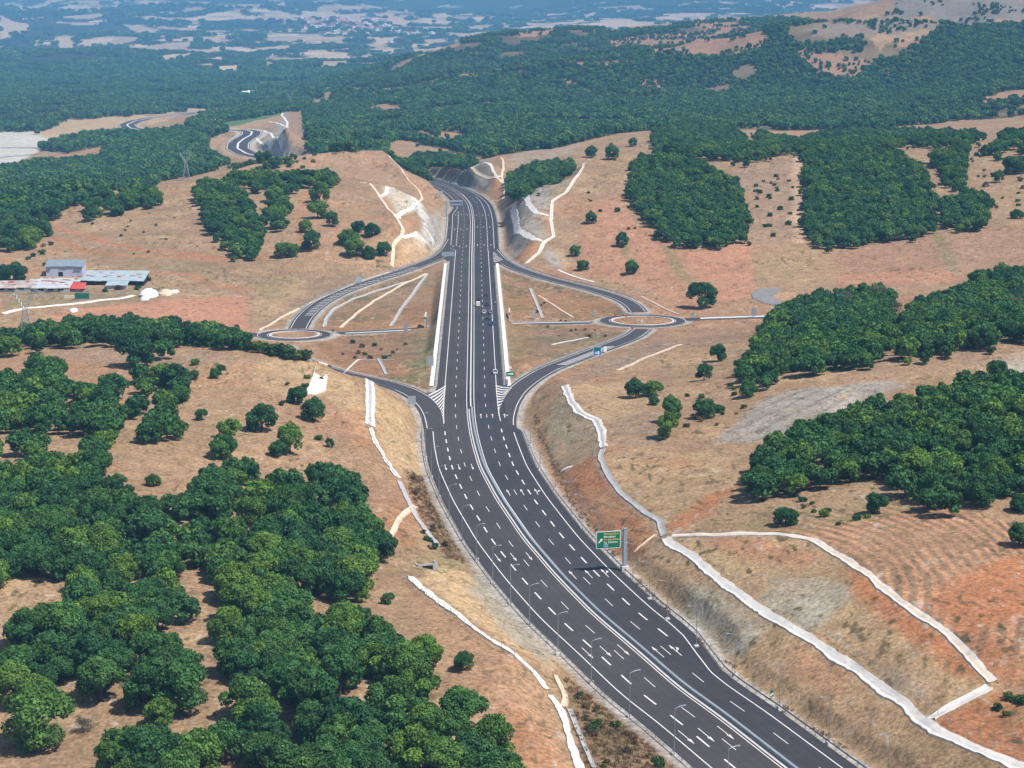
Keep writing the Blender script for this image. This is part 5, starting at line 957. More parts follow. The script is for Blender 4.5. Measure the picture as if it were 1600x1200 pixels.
for px, w_, m, lb in (([(668,427),(645,438),(620,450),(585,470),(560,488),(531,513)], 1.7, 'tan_concrete', 'dusty channel crossing the infield left of the motorway below the upper slip road'),
 ([(668,428),(650,452),(629,480),(610,511)], 1.9, 'grey_concrete', 'straight grey channel at the foot of the embankment left of the motorway'),
 ([(506,512),(510.5,497),(522,483),(552,467),(590,454),(640,440)], 2.0, 'grey_concrete', 'curved grey channel following the inside of the upper left slip road'),
 ([(828,450),(837,470),(848,499)], 1.9, 'grey_concrete', 'grey channel at the foot of the embankment right of the motorway'),
 ([(840,461),(868,479),(897,497)], 1.5, 'tan_concrete', 'dusty channel slanting to the crossing road in the right infield'),
 ([(963,580),(1012,558),(1042,547),(1066,538)], 1.6, 'tan_concrete', 'straight pale channel below the slip road near the right roundabout'),
 ([(592,846),(610,837),(618,824),(628,806),(651,791)], 1.6, 'tan_concrete', 'sandy channel over red earth beside the dense left wood'),
 ([(872,738),(886,733),(901,727)], 1.5, 'pale_concrete', 'short white concrete apron at the foot of the right bank'),
 ([(983,871),(1000,856),(1030,833)], .8, 'tan_concrete', 'low pale stone edging running up the bank from the green sign'),
 ([(590,560),(596,570),(604,586)], 1.6, 'grey_concrete', 'short grey chute running down to the lower left slip road'),
 ([(860,540),(898,532),(925,526)], .9, 'concrete', 'thin pale channel in the infield beside the blue sign'),
 ([(405,518),(425,506),(455,489),(470,481)], 1.4, 'tan_concrete', 'pale channel on the outside of the upper left slip road'),
 ([(470,481),(500,467),(560,441),(610,425)], 1.0, 'tan_concrete', 'thin sandy ditch along the outside of the upper left slip road'),
 ([(870,421),(905,435),(930,442)], 1.8, 'pale_concrete', 'pale slab strip on the outside of the upper right slip road'),
 ([(1000,463),(1030,478),(1062,492)], 1.4, 'tan_concrete', 'sandy channel curving above the right roundabout'),
 ([(480,566),(560,562),(620,562)], .8, 'concrete', 'low pale wall on the brown ground behind the left hill crest')):
    channel('drainage_channel', hits(px), w_, M[m], lb)
def slab(name, px, m, label, cat, lift=.35, dmin=283):
    P = hits(px, 0, dmin); c = P.mean(0); mb = MB(); n = len(P); v = [(p[0], p[1], p[2] + lift) for p in P] + [(p[0], p[1], p[2] - 1) for p in P] + [(c[0], c[1], zpos(c[0], c[1]) + lift + .1)]
    f = [(i, (i + 1) % n, 2 * n) for i in range(n)] + [(n + i, n + (i + 1) % n, (i + 1) % n, i) for i in range(n)]; mb.add(v, f); o = mb.build(name, m); tag(o, label, cat); return o
slab('concrete_facing', [(494,569),(505,568),(517,573),(512,590),(509,611),(495,617),(477,616),(487,600),(490,585)], M['pale_concrete'], 'irregular white sprayed concrete slab on top of the left cut', 'concrete slab')
track_ = hits([(2,491),(20,486),(45,481),(90,477),(140,472),(185,467),(212,461)])
channel('path', track_, 3.2, M['pale_concrete'], None, kind='structure', lift=.12, rough=.3)
lay = MB(); lp = hits([(1172,458),(1185,452),(1215,450),(1222,456),(1205,462),(1222,472),(1240,478),(1228,482),(1195,474),(1178,468)]); lay.add([(p[0], p[1], p[2] + .15) for p in lp], [tuple(range(len(lp)))]); tag(lay.build('path', M['asphalt_pale']), kind='structure')
# ------------------------------------------------------------------ kerbs, guard rails, median
def sub(P, s0, s1, step=3): return between(P, RCS, s0, s1, step)
def strip(name, P, o0, o1, z, m, th=.14):
    mb = MB(); ribbon(mb, P, o0, o1, z); ribbon(mb, P, o0 - .001, o0, z); A = offset(P, o0); B = offset(P, o1); n = len(P)
    for E in (A, B): mb.add([(q[0], q[1], q[2] + zz) for zz in (z, z - th - .3) for q in E], [(i, i + 1, n + i + 1, n + i) for i in range(n - 1)])
    return tag(mb.build(name, m), kind='structure')
sa, sb = s_of(735, 604), s_of(737, 412)
Pk = sub(RC, sa, sb); sk = np.linspace(sa, sb, len(Pk)); strip('kerb', Pk, -(LEFTLINE(sk) + 3.9), -(LEFTLINE(sk) + 5.4), .05, M['pale_concrete']); strip('kerb', Pk, RIGHTLINE(sk) + 3.5, RIGHTLINE(sk) + 5.0, .05, M['pale_concrete'])
POSTM = None
def guard_rail(P, label, group='motorway guard rails', step=4.0, posts=True, side=1):
    """W-beam on posts along world polyline P"""
    global POSTM
    P = dens(P, 2.0); c = P[len(P) // 2]; root = empty('guard_rail', (c[0], c[1], c[2]), 0, label, 'guard rail', group); mb = MB(); prof = [(-.04, .42), (.06, .50), (-.02, .58), (.06, .68), (-.04, .76)]; offs = [offset(P, o * side) for o, _ in prof]
    n = len(P); v = [(O[i][0] - c[0], O[i][1] - c[1], O[i][2] - c[2] + prof[k][1]) for k, O in enumerate(offs) for i in range(n)]
    mb.add(v, [(k * n + i, k * n + i + 1, (k + 1) * n + i + 1, (k + 1) * n + i) for k in range(4) for i in range(n - 1)]); mb.build('rail', M['steel'], root)
    if posts:
        D_ = dens(P, step)[:100]
        for q in D_:
            if POSTM is None: pm = MB(); pm.box(-.06, -.05, -.4, .06, .05, .74); po = pm.build('post', M['blue_steel'], root); POSTM = po.data
            else: po = link('post', POSTM, root)
            po.location = (q[0] - c[0], q[1] - c[1], q[2] - c[2])
    return root
def edge(s0, s1, sgn, extra):
    P = sub(RC, s0, s1, 2); t = np.linspace(s0, s1, len(P)); return offset(P, sgn * ((LEFTLINE(t) + 2.6) if sgn < 0 else (RIGHTLINE(t) + 2.4)) + sgn * extra)
sm1 = s_of(739, 671); sm0 = s_of(1215, 1187)
def gr(s0, s1, sgn, lb, step=4, ex=.7): guard_rail(edge(s0, s1, sgn, ex), lb, 'motorway guard rails', step)
s_mid = (sm0 + sm1) / 2
gr(0, s_mid, -1, 'nearer steel guard rail on the left edge of the motorway'); gr(s_mid, sm1 - 4, -1, 'steel guard rail on the left edge of the motorway curve below the gore')
gr(0, s_mid, 1, 'nearer dark steel guard rail on the right edge of the motorway below the cut'); gr(s_mid, sm1 - 4, 1, 'steel guard rail on the right edge of the motorway curve by the green sign')
gr(sa + 2, sb - 2, -1, 'guard rail on the left embankment edge beside the white kerb', 8); gr(sa + 2, sb - 2, 1, 'guard rail on the right embankment edge beside the white kerb', 8)
sc_ = s_of(737.5, 380); gr(sc_, SMAX - 60, -1, 'far guard rail under the white cutting left of the bend', 12); gr(sc_, SMAX - 60, 1, 'far guard rail under the grey rock cut right of the bend', 12)
def rampedge(n, o, a=0.02, b_=.98): P = RAMP[n]; k = len(P); return offset(P, o)[int(a * k):int(b_ * k)]
for n, o, lb in (('NW', -4.7, 'guard rail on the outer edge of the upper left slip road'), ('NE', -4.7, 'guard rail on the outer edge of the upper right slip road'), ('SW', 4.7, 'guard rail on the inner edge of the lower left slip road'), ('SE', -4.7, 'guard rail on the inner edge of the lower right slip road')):
    aa, bb = {'NW': (.06, .8), 'NE': (.25, .92), 'SW': (.05, .62), 'SE': (.05, .55)}[n]
    guard_rail(rampedge(n, o if n != 'NE' else 4.7 * -1, aa, bb), lb, 'slip road guard rails', 10)
guard_rail(rampedge('SE', 4.7, .05, .55), 'guard rail on the outer edge of the lower right slip road', 'slip road guard rails', 10)
mbar = empty('median_barrier', tuple(RC[60]), 0, 'grey steel median barrier on a pale concrete strip in the near curve of the motorway', 'median barrier'); b0 = RC[60]
s_sw = s_of(734.8, 640)
def loc(P, c): P = np.array(P, float); P[:, :3] -= c; return P
Pn = loc(sub(RC, 0, s_sw, 2), b0); q = MB(); ribbon(q, Pn, -.72, .72, .05); n = len(Pn)
for o in (-.72, .72): E_ = offset(Pn, o); q.add([(e[0], e[1], e[2] + zz) for zz in (.05, -.1) for e in E_], [(i, i + 1, n + i + 1, n + i) for i in range(n - 1)])
q.build('base_strip', M['concrete'], mbar)
q = MB()
prof = [(.62, .35), (.66, .45), (.60, .52), (.66, .62), (.60, .80), (.05, .80), (-.02, .62), (.04, .52), (-.02, .45), (.02, .35)]
O = [offset(Pn, o) for o, _ in prof]; q.add([(O[k][i][0], O[k][i][1], O[k][i][2] + prof[k][1]) for k in range(10) for i in range(n)], [(k * n + i, k * n + i + 1, (k + 1) * n + i + 1, (k + 1) * n + i) for k in range(9) for i in range(n - 1)]); q.build('rail', M['rail_grey'], mbar)
q = MB(); q.box(-.05, -.05, -.1, .05, .05, .5); pm_ = None
D_ = dens(offset(Pn, .33), 4)[:98]
for d_ in D_:
    if pm_ is None: po = q.build('post', M['blue_steel'], mbar); pm_ = po.data
    else: po = link('post', pm_, mbar)
    po.location = d_
Pf = loc(sub(RC, s_sw, SMAX, 3), RC[200]); nj = MB(); prof = [(-.34, -.1), (-.34, .1), (-.16, .35), (-.12, .86), (.12, .86), (.16, .35), (.34, .1), (.34, -.1)]; n = len(Pf); O = [offset(Pf, o) for o, _ in prof]
nj.add([(O[k][i][0], O[k][i][1], O[k][i][2] + prof[k][1]) for k in range(8) for i in range(n)], [(k * n + i, k * n + i + 1, (k + 1) * n + i + 1, (k + 1) * n + i) for k in range(7) for i in range(n - 1)]); o = nj.build('concrete_barrier', M['concrete']); o.location = RC[200]; tag(o, 'white concrete median barrier on the straight and far bend of the motorway', 'median barrier')
# ------------------------------------------------------------------ street lamps
def lamp_proto(arm, h):
    root = empty('street_lamp'); a = MB(); a.tube((0, 0, .3), (0, 0, h), .085, .055, 8); a.build('pole', M['steel'], root)
    a = MB(); a.tube((0, 0, h - .05), (arm * .5, 0, h + .22), .05, .05, 6); a.tube((arm * .5, 0, h + .22), (arm * 1.1, 0, h + .38), .05, .045, 6); a.build('arm', M['steel'], root)
    a = MB(); a.box(arm * 1.05 - .1, -.13, h + .30, arm * 1.05 + .62, .13, h + .42); a.box(arm * 1.05 + .05, -.10, h + .42, arm * 1.05 + .45, .10, h + .47); a.build('lamp_head', M['sign_back'], root)
    a = MB(); a.box(-.45, -.45, -.6, .45, .45, .32); a.build('base', M['concrete'], root); return root
LL = [(1137,1245),(1053.7,1177.5),(983.7,1118.7),(923.7,1066),(871.7,1021),(827.5,974),(797.7,942),(770,910),(745,874),(722,843),(702,808),(686,776),(674,745),(665,715),(659,688)]
LR = [(1388,1222),(1295.6,1160.6),(1218,1106),(1148.5,1055),(1088,1010),(1043,967.5),(1015,936),(989,904.5),(935,852),(909.5,825),(893,802.5),(868,764),(844,731),(829,695)]
ORD = ['first', 'second', 'third', 'fourth', 'fifth', 'sixth', 'seventh', 'eighth', 'ninth', 'tenth', 'eleventh', 'twelfth', 'thirteenth', 'fourteenth', 'fifteenth']
lamp0 = None
for row, side in ((LL, -1), (LR, 1)):
    for i, (px, py) in enumerate(row):
        x, y = [float(t) for t in at_z(px, py, 0)]; k_ = ((RC[:, 0] - x) ** 2 + (RC[:, 1] - y) ** 2).argmin(); t = RC[min(k_ + 1, len(RC) - 1)] - RC[k_ - 1 if k_ else 0]; ang = math.atan2(t[1], t[0]) - math.pi / 2
        if lamp0 is None: o = lamp0 = lamp_proto(1.35, 8.2)
        else: o = copy_tree(lamp0)
        o.location = (x, y, zpos(x, y) + .15); o.rotation_euler.z = ang + (0 if side < 0 else math.pi)
        tag(o, 'steel lamp post on the %s verge, %s of that row from the bottom' % ('left' if side < 0 else 'right', ORD[i]), 'street lamp', 'lamps on the %s verge of the motorway' % ('left' if side < 0 else 'right'))
# ------------------------------------------------------------------ signs
def text_part(body, size, m, parent, loc, name='lettering'):
    cu = bpy.data.curves.new('t', 'FONT'); cu.body = body; cu.size = size; cu.offset = size * .015; o = bpy.data.objects.new('t', cu); COL.objects.link(o); bpy.context.view_layer.update(); me = bpy.data.meshes.new_from_object(o.evaluated_get(bpy.context.evaluated_depsgraph_get())); bpy.data.objects.remove(o); bpy.data.curves.remove(cu)
    me.transform(Matrix.Rotation(math.pi / 2, 4, 'X')); me.materials.clear(); me.materials.append(m); r = link(name, me, parent); r.location = loc; return r
def face(parent, name, pts, m, y): # flat shape in the sign plane (x,z)
    mb = MB(); mb.add([(p[0], y, p[1]) for p in pts], [tuple(range(len(pts)))]); return mb.build(name, m, parent)
gx_, gy_ = [float(t) for t in at_z(976, 890, 0.2)]
gs = empty('direction_sign', (gx_, gy_, .1), math.radians(14), 'large green direction sign on a thick steel column at the right verge', 'road sign')
a = MB(); a.box(-.42, -.42, .9, .42, .42, 9.75); a.box(-.5, -.5, 9.75, .5, .5, 9.85); a.build('column', M['blue_steel'], gs); a = MB(); a.box(-.85, -.85, -.6, .85, .85, 1.0); a.build('base', M['concrete'], gs)
for zz in (8.9, 6.6):
    a = MB(); a.box(-6.4, -.16, zz, -.42, .16, zz + .34); a.build('bracket', M['steel'], gs)
a = MB(); a.box(-6.9, -.34, 5.45, -1.15, -.22, 9.45); pan = a.build('panel', M['sign_white'], gs); face(pan, 'green_face', [(-6.78, 5.57), (-1.27, 5.57), (-1.27, 9.33), (-6.78, 9.33)], M['sign_green'], -.352)
for tx, zz, sz, m in (('Μουργκάνι', 8.62, .66, 'sign_yellow'), ('Mourgkani', 7.98, .66, 'sign_white'), ('Αγ.', 7.32, .60, 'sign_yellow'), ('Δημήτριος', 7.32, .60, 'sign_yellow'), ('Ag.', 6.68, .60, 'sign_white'), ('Dimitrios', 6.68, .60, 'sign_white')):
    text_part(tx, sz, M[m], pan, (-5.15 if tx not in ('Δημήτριος', 'Dimitrios') else -4.15, -.362, zz))
face(pan, 'arrow', [(-6.45, 6.95), (-6.25, 6.75), (-5.72, 7.3), (-5.55, 7.12), (-5.42, 7.85), (-6.12, 7.68), (-5.93, 7.5)], M['sign_white'], -.362)
face(pan, 'route_shield', [(-5.15, 5.85), (-4.15, 5.85), (-4.15, 6.42), (-5.15, 6.42)], M['sign_white'], -.36); face(pan, 'shield_face', [(-5.09, 5.91), (-4.21, 5.91), (-4.21, 6.36), (-5.09, 6.36)], M['sign_blue'], -.366); text_part('6', .46, M['sign_white'], pan, (-4.78, -.372, 5.97))
def simple_sign(px, py, w_, h_, clear, label, faces, rz=0, posts=2, front=True, z=None, name='road_sign', cat='road sign', group=None):
    q = hit(px, py) if z is None else np.array([*[float(t) for t in at_z(px, py, z)], z]); root = empty(name, tuple(q), rz, label, cat, group)
    for i in range(posts):
        xx = 0 if posts == 1 else (-.3 + .6 * i) * w_; a = MB(); a.tube((xx, .08, -.4), (xx, .08, clear + h_ * .9), .07, .07, 6); a.build('post', M['steel'], root)
    a = MB(); a.box(-w_ / 2, -.05, clear, w_ / 2, .0, clear + h_); pn = a.build('panel', faces[0], root)
    for k, (pts, m) in enumerate(faces[1:]): face(pn, 'marking', [(p[0] * w_ / 2, clear + p[1] * h_) for p in pts], m, -.058 - .006 * k)
    return root
sq = lambda a, b_, c, d: [(a, b_), (c, b_), (c, d), (a, d)]
simple_sign(933, 560, 3.1, 3.4, 1.0, 'blue direction sign with a green top field beside the lower right slip road', [M['sign_white'], (sq(-.95, .03, .95, .97), M['sign_blue']), (sq(-.8, .60, .8, .93), M['sign_green']), (sq(-.6, .2, .1, .27), M['sign_white']), (sq(-.6, .36, .5, .43), M['sign_white']), (sq(.2, .1, .5, .5), M['sign_white'])], .3)
simple_sign(945.5, 552, 1.1, 2.0, .6, 'small white board on a post just right of the blue sign', [M['sign_white']], .3, 1)
simple_sign(1205.5, 1092, .62, 1.35, .35, 'small green and white striped marker beside the right guard rail', [M['sign_green'], ([(-1, .12), (1, .42), (1, .66), (-1, .36)], M['sign_white']), ([(-1, .0), (1, .0), (1, .08), (-1, -.0)], M['sign_white'])], .25, 1)
for px, py, w_, h_, cl, lb, rz in ((643.5, 637, 2.6, 2.9, 1.0, 'grey back of a large sign at the lower left slip road', .15), (672, 575, 2.6, 3.6, .8, 'tall grey back of a sign on the left embankment', 0), (688.5, 309, 3.2, 2.4, 2.2, 'pale blue-grey sign back beyond the far gantry at the bend', .4), (561, 444, 3.0, 2.6, 1.0, 'grey sign back outside the upper left slip road', .5), (634, 523, 1.7, 3.6, 1.6, 'grey pointed sign back over the crossing road left of the embankment', 0), (1177.5, 496, 1.7, 3.6, .6, 'tall grey sign back beside the road right of the roundabout', 0), (1082, 497, 1.6, 1.1, 1.2, 'small dark blue sign back at the right roundabout exit', 0), (834, 499, 1.3, 3.0, .6, 'grey sign back by the crossing road right of the embankment', .2), (927, 497, 1.5, 1.7, 1.0, 'small grey sign back on the crossing road before the right roundabout', 0)):
    q_ = simple_sign(px, py, w_, h_, cl, lb, [M['sign_back'], (sq(-.96, .47, .96, .49), M['steel']), (sq(-.96, .2, .96, .22), M['steel']), (sq(-.96, .74, .96, .76), M['steel'])], rz, 2)
q = at_z(697.5, 338, 0); ga = empty('sign_gantry', (float(q[0]), float(q[1]), 0), .15, 'pale blue-grey cantilever gantry over the far left carriageway', 'sign gantry'); a = MB(); a.box(-.4, -.4, -.3, .4, .4, 10); a.build('column', M['blue_steel'], ga); a = MB(); a.box(.4, -.2, 8.9, 10.5, .2, 9.4); a.box(.4, -.2, 6.9, 10.5, .2, 7.3); a.build('bracket', M['steel'], ga); a = MB(); a.box(2.2, .25, 6.2, 10.4, .4, 10.1); a.build('panel', M['sign_back'], ga)
q = at_z(700, 402, 0); ga = empty('sign_gantry', (float(q[0]), float(q[1]), 0), .1, 'low pale blue sign frame in the gore of the upper left slip road', 'sign gantry'); a = MB(); a.box(-3.2, -.1, .6, 3.4, .1, 2.8); a.build('panel', M['sign_back'], ga)
for xx in (-2.4, 2.4): a = MB(); a.tube((xx, .2, -.3), (xx, .2, 2.6), .09, .09, 6); a.build('post', M['steel'], ga)
simple_sign(797.5, 589, 3.1, 1.6, .3, 'rounded green arrow board in the gore of the lower right slip road', [M['sign_green'], ([(-.6, .38), (.25, .38), (.25, .2), (.85, .5), (.25, .8), (.25, .62), (-.6, .62)], M['sign_white'])], .1, 2, z=-.1)
for px, py, m, lb in ((797.5, 578, 'sign_white', 'small white round sign above the green arrow board'), (791.5, 599, 'sign_blue', 'upper blue keep sign in the right gore'), (791.5, 603.5, 'sign_red', 'orange red marker between the blue gore signs'), (790.5, 607, 'sign_blue', 'lower blue keep sign in the right gore'), (961, 496, 'sign_red', 'small red sign at the left edge of the right roundabout'), (988, 516, 'sign_red', 'small red sign where the lower slip road meets the right roundabout'), (978, 497, 'sign_red', 'dark red sign on the near side of the right roundabout island'), (520, 520, 'black', 'dark sign at the right end of the left roundabout'), (497, 524, 'sign_white', 'small white sign on the left roundabout island'), (1003, 505, 'sign_white', 'white board in the middle of the right roundabout island')):
    simple_sign(px, py, .9, .9, .5, lb, [M[m], (sq(-.4, .44, .4, .56), M['sign_white'])], 0, 1)
# ------------------------------------------------------------------ vehicles
def car_mesh(van=False):
    L, w_ = (4.9, 1.95) if van else (4.4, 1.8); st = [(-L / 2, .30, .55, .80), (-L / 2 + .12, .25, .85, .92), (-L * .2, .24, .90, 1.0), (L * .12, .24, .92, 1.0), (L * .3, .25, .86, .98), (L / 2 - .1, .28, .72, .88), (L / 2, .34, .6, .78)]
    b_ = MB(); v = []
    for x, z0, z1, k in st: v += [(-w_ / 2 * k, x, z0), (-w_ / 2 * k, x, (z0 + z1) / 2), (-w_ / 2 * k * .9, x, z1), (w_ / 2 * k * .9, x, z1), (w_ / 2 * k, x, (z0 + z1) / 2), (w_ / 2 * k, x, z0)]
    n = len(st); f = [(i * 6 + k, (i + 1) * 6 + k, (i + 1) * 6 + (k + 1) % 6, i * 6 + (k + 1) % 6) for i in range(n - 1) for k in range(6)] + [tuple(range(6)), tuple(range((n - 1) * 6, n * 6))[::-1]]; b_.add(v, f)
    h = 1.95 if van else 1.45; y0, y1, y2, y3 = ((-L / 2 + .1, -L / 2 + .25, L * .12, L * .3) if van else (-L / 2 + .35, -L * .26, L * .04, L * .24))
    t = [(-w_ * .42, y0, .86), (w_ * .42, y0, .86), (w_ * .42, y3, .88), (-w_ * .42, y3, .88), (-w_ * .36, y1, h), (w_ * .36, y1, h), (w_ * .36, y2, h), (-w_ * .36, y2, h)]
    roof = MB(); roof.box(-w_ * .365, y1 - .05, h - .06, w_ * .365, y2 + .05, h + .01)
    for sx in (-1, 1):
        for a0, a1 in ((t[4], t[0]), (t[7], t[3])): roof.tube((sx * abs(a0[0]), a0[1], a0[2]), (sx * abs(a1[0]), a1[1], a1[2]), .05, .06, 5)
    if van: roof.box(-w_ * .44, y0 - .02, .8, w_ * .44, L * .02, h - .02)
    b_.add(roof.v, roof.f); g = MB(); g.add(t, [(0, 1, 5, 4), (1, 2, 6, 5), (2, 3, 7, 6), (3, 0, 4, 7), (4, 5, 6, 7)]); return b_, g, L, w_
def vehicle(px, py, col, label, van=False, rz=0, cat='car'):
    x, y = [float(t) for t in at_z(px, py, 0)]; root = empty('parked_car' if not van else 'van', (x, y, .01), rz, label, cat, 'vehicles on the motorway'); b_, g, L, w_ = car_mesh(van); pm = mat('car_paint', col, .3, .5); b_.build('body', pm, root); g.build('windows', M['glass'], root)
    for sx in (-1, 1):
        for yy in (-L * .3, L * .31):
            a = MB(); a.tube((sx * (w_ / 2 - .22), yy, .32), (sx * (w_ / 2 + .01), yy, .32), .33, .33, 12); wh = a.build('wheel', M['black'], root); a = MB(); a.tube((sx * (w_ / 2 + .005), yy, .32), (sx * (w_ / 2 + .025), yy, .32), .19, .19, 10); a.build('rim', M['steel'], wh)
        a = MB(); a.box(sx * w_ * .36 - .14, -L / 2 - .02, .62, sx * w_ * .36 + .14, -L / 2 + .1, .78); a.build('tail_light', M['sign_red'], root)
        a = MB(); a.box(sx * w_ * .34 - .16, L / 2 - .16, .62, sx * w_ * .34 + .16, L / 2 - .02, .74); a.build('headlight', M['sign_white'], root)
    return root
hd = 0.01
vehicle(747, 478, (.75, .74, .73), 'white van in the inner lane among the stopped cars', True, hd, 'van'); vehicle(747.5, 470.5, (.05, .012, .012), 'dark red car directly ahead of the white van', False, hd)
vehicle(761, 477, (.035, .06, .12), 'dark blue car beside the white van', False, hd); vehicle(756.5, 489.5, (.60, .60, .62), 'silver car over the lane dashes in the stopped group', False, hd); vehicle(767, 489.5, (.30, .30, .31), 'grey car on the solid edge line in the stopped group', False, hd)
vehicle(768.3, 507.5, (.01, .10, .28), 'bright blue car on the edge line, nearest of the stopped group', False, hd); vehicle(773.8, 583.5, (.72, .70, .69), 'lone white car on the right edge line above the gore', False, hd)
def motorbike(px, py, col, label, rz):
    x, y = [float(t) for t in at_z(px, py, 0)]; root = empty('motorcycle', (x, y, .01), rz, label, 'motorcycle', 'motorcycles among the stopped cars')
    a = MB(); a.box(-.12, -.5, .45, .12, .45, .82); a.box(-.16, .0, .75, .16, .45, .95); a.box(-.14, -.75, .78, .14, .0, .9); a.build('body', mat('bike_paint', col, .35, .5), root)
    for yy in (-.72, .75):
        a = MB(); a.tube((-.06, yy, .31), (.06, yy, .31), .31, .31, 14); a.build('wheel', M['black'], root)
    a = MB(); a.tube((-.38, .45, 1.05), (.38, .45, 1.05), .025, .025, 6); a.tube((-.08, .75, .31), (-.08, .47, 1.05), .03, .03, 5); a.tube((.08, .75, .31), (.08, .47, 1.05), .03, .03, 5); a.build('handlebar', M['steel'], root); return root
motorbike(759, 463.5, (.02, .02, .025), 'dark motorcycle farthest up the lane ahead of the stopped cars', .9); motorbike(761, 500.5, (.02, .025, .04), 'dark motorcycle between the silver and the blue car', 1.2); motorbike(773.8, 475, (.7, .7, .7), 'white motorcycle standing on the hard shoulder beside the dark blue car', .1)
# ------------------------------------------------------------------ farm
M['roof_tin'] = mat('tin_roof', (.55, .56, .57), .5, .4, .2, nscale=.35, namp=.25); M['roof_rust'] = mat('rusty_tin_roof', (.44, .36, .33), .7, .3, .1, nscale=.3, namp=.45); M['roof_blue'] = mat('blue_tin_roof', (.42, .50, .54), .5, .4, .2, nscale=.3, namp=.15); M['roof_slate'] = mat('grey_blue_roof', (.26, .32, .36), .5, .4, .2, nscale=.4, namp=.12); M['roof_red'] = mat('red_roof', (.52, .08, .07), .6, .3, nscale=.6, namp=.2)
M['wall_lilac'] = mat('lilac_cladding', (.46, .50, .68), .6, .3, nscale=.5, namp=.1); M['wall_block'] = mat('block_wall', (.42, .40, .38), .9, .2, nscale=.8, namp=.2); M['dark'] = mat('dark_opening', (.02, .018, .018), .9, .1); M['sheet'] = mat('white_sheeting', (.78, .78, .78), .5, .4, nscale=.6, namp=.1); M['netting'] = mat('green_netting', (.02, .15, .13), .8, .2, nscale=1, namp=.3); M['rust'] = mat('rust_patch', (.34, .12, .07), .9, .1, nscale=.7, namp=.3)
def barn(px, py, w_, d_, h0, h1, roof, wall, label, rz=0, cat='barn', name='barn', opening=True, door=None, rust=0, seed=1):
    q = hit(px, py); root = empty(name, (q[0], q[1], q[2] - .2), rz, label, cat); a = MB(); x0, x1 = -w_ / 2, w_ / 2
    a.add([(x0, 0, -1), (x1, 0, -1), (x1, 0, h0), (x0, 0, h0), (x0, d_, -1), (x1, d_, -1), (x1, d_, h1), (x0, d_, h1)], [(0, 1, 2, 3), (1, 5, 6, 2), (5, 4, 7, 6), (4, 0, 3, 7)]); a.build('wall', wall, root)
    a = MB(); e = .6; sl_ = (h1 - h0) / d_; za, zb = h0 + .05 - e * sl_, h1 + .05 + e * sl_; R = random.Random(seed); n = max(3, int(w_ / 3)); xs = [x0 - e + (w_ + 2 * e) * i / n for i in range(n + 1)]
    for i in range(n):
        j = R.uniform(-.5, .4); k = R.uniform(0, .07); a.add([(xs[i], -e + j, za + k + j * sl_), (xs[i + 1], -e + j, za + k + j * sl_), (xs[i + 1], d_ + e, zb + k), (xs[i], d_ + e, zb + k), (xs[i], -e + j, za - .15 + j * sl_), (xs[i + 1], -e + j, za - .15 + j * sl_)], [(0, 1, 2, 3), (4, 5, 1, 0)])
    rf = a.build('roof', roof, root)
    if rust:
        a = MB()
        for i in range(rust): u = R.uniform(x0, x1 - 2.5); t = R.uniform(.25, .9) * d_; g_ = R.uniform(.5, 1.4); a.add([(u, t, h0 + t * sl_ + .16), (u + R.uniform(1, 3), t, h0 + t * sl_ + .16), (u + R.uniform(1, 3), t + g_, h0 + (t + g_) * sl_ + .16), (u, t + g_, h0 + (t + g_) * sl_ + .16)], [(0, 1, 2, 3)])
        a.build('rust_patch', M['rust'], rf)
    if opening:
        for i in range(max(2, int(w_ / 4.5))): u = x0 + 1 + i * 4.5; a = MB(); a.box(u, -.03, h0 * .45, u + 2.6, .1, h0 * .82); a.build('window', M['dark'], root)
    if door: a = MB(); a.box(door, -.04, 0, door + 2.2, .1, 2.4); a.build('door', M['dark'], root)
    return root
barn(100.5, 432, 17.4, 10, 5.2, 7.0, M['roof_slate'], M['wall_lilac'], 'tall lilac clad shed with a grey blue roof at the back of the farm', .02, 'shed', 'shed', False, -2.8)
barn(74, 457, 19.5, 13, 2.4, 4.6, M['roof_tin'], M['wall_block'], 'wide low barn with patched white tin roof in the middle of the farm', .02, rust=14, seed=3)
barn(21, 456.5, 15.5, 9, 2.4, 4.2, M['roof_rust'], M['wall_block'], 'long rusty roofed barn at the left edge of the farm', .04, rust=6, seed=4)
barn(93, 445, 19, 5, 1.8, 2.6, M['roof_tin'], M['wall_block'], 'barn with rust edged tin roof between the lilac shed and the wide low barn', .02, rust=10, seed=5, opening=False)
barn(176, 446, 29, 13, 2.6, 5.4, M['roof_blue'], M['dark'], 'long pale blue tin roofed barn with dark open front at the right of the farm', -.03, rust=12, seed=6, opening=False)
barn(182, 452, 9, 5, 2.2, 3.2, M['roof_blue'], M['wall_block'], 'small lean-to with blue grey roof in front of the long blue barn', 0, 'lean-to', 'lean_to', False, seed=7)
barn(118, 456, 7.2, 5.0, 2.0, 3.6, M['roof_red'], M['wall_block'], 'little house with bright red roof in front of the farm barns', .0, 'house', 'house', True, seed=8)
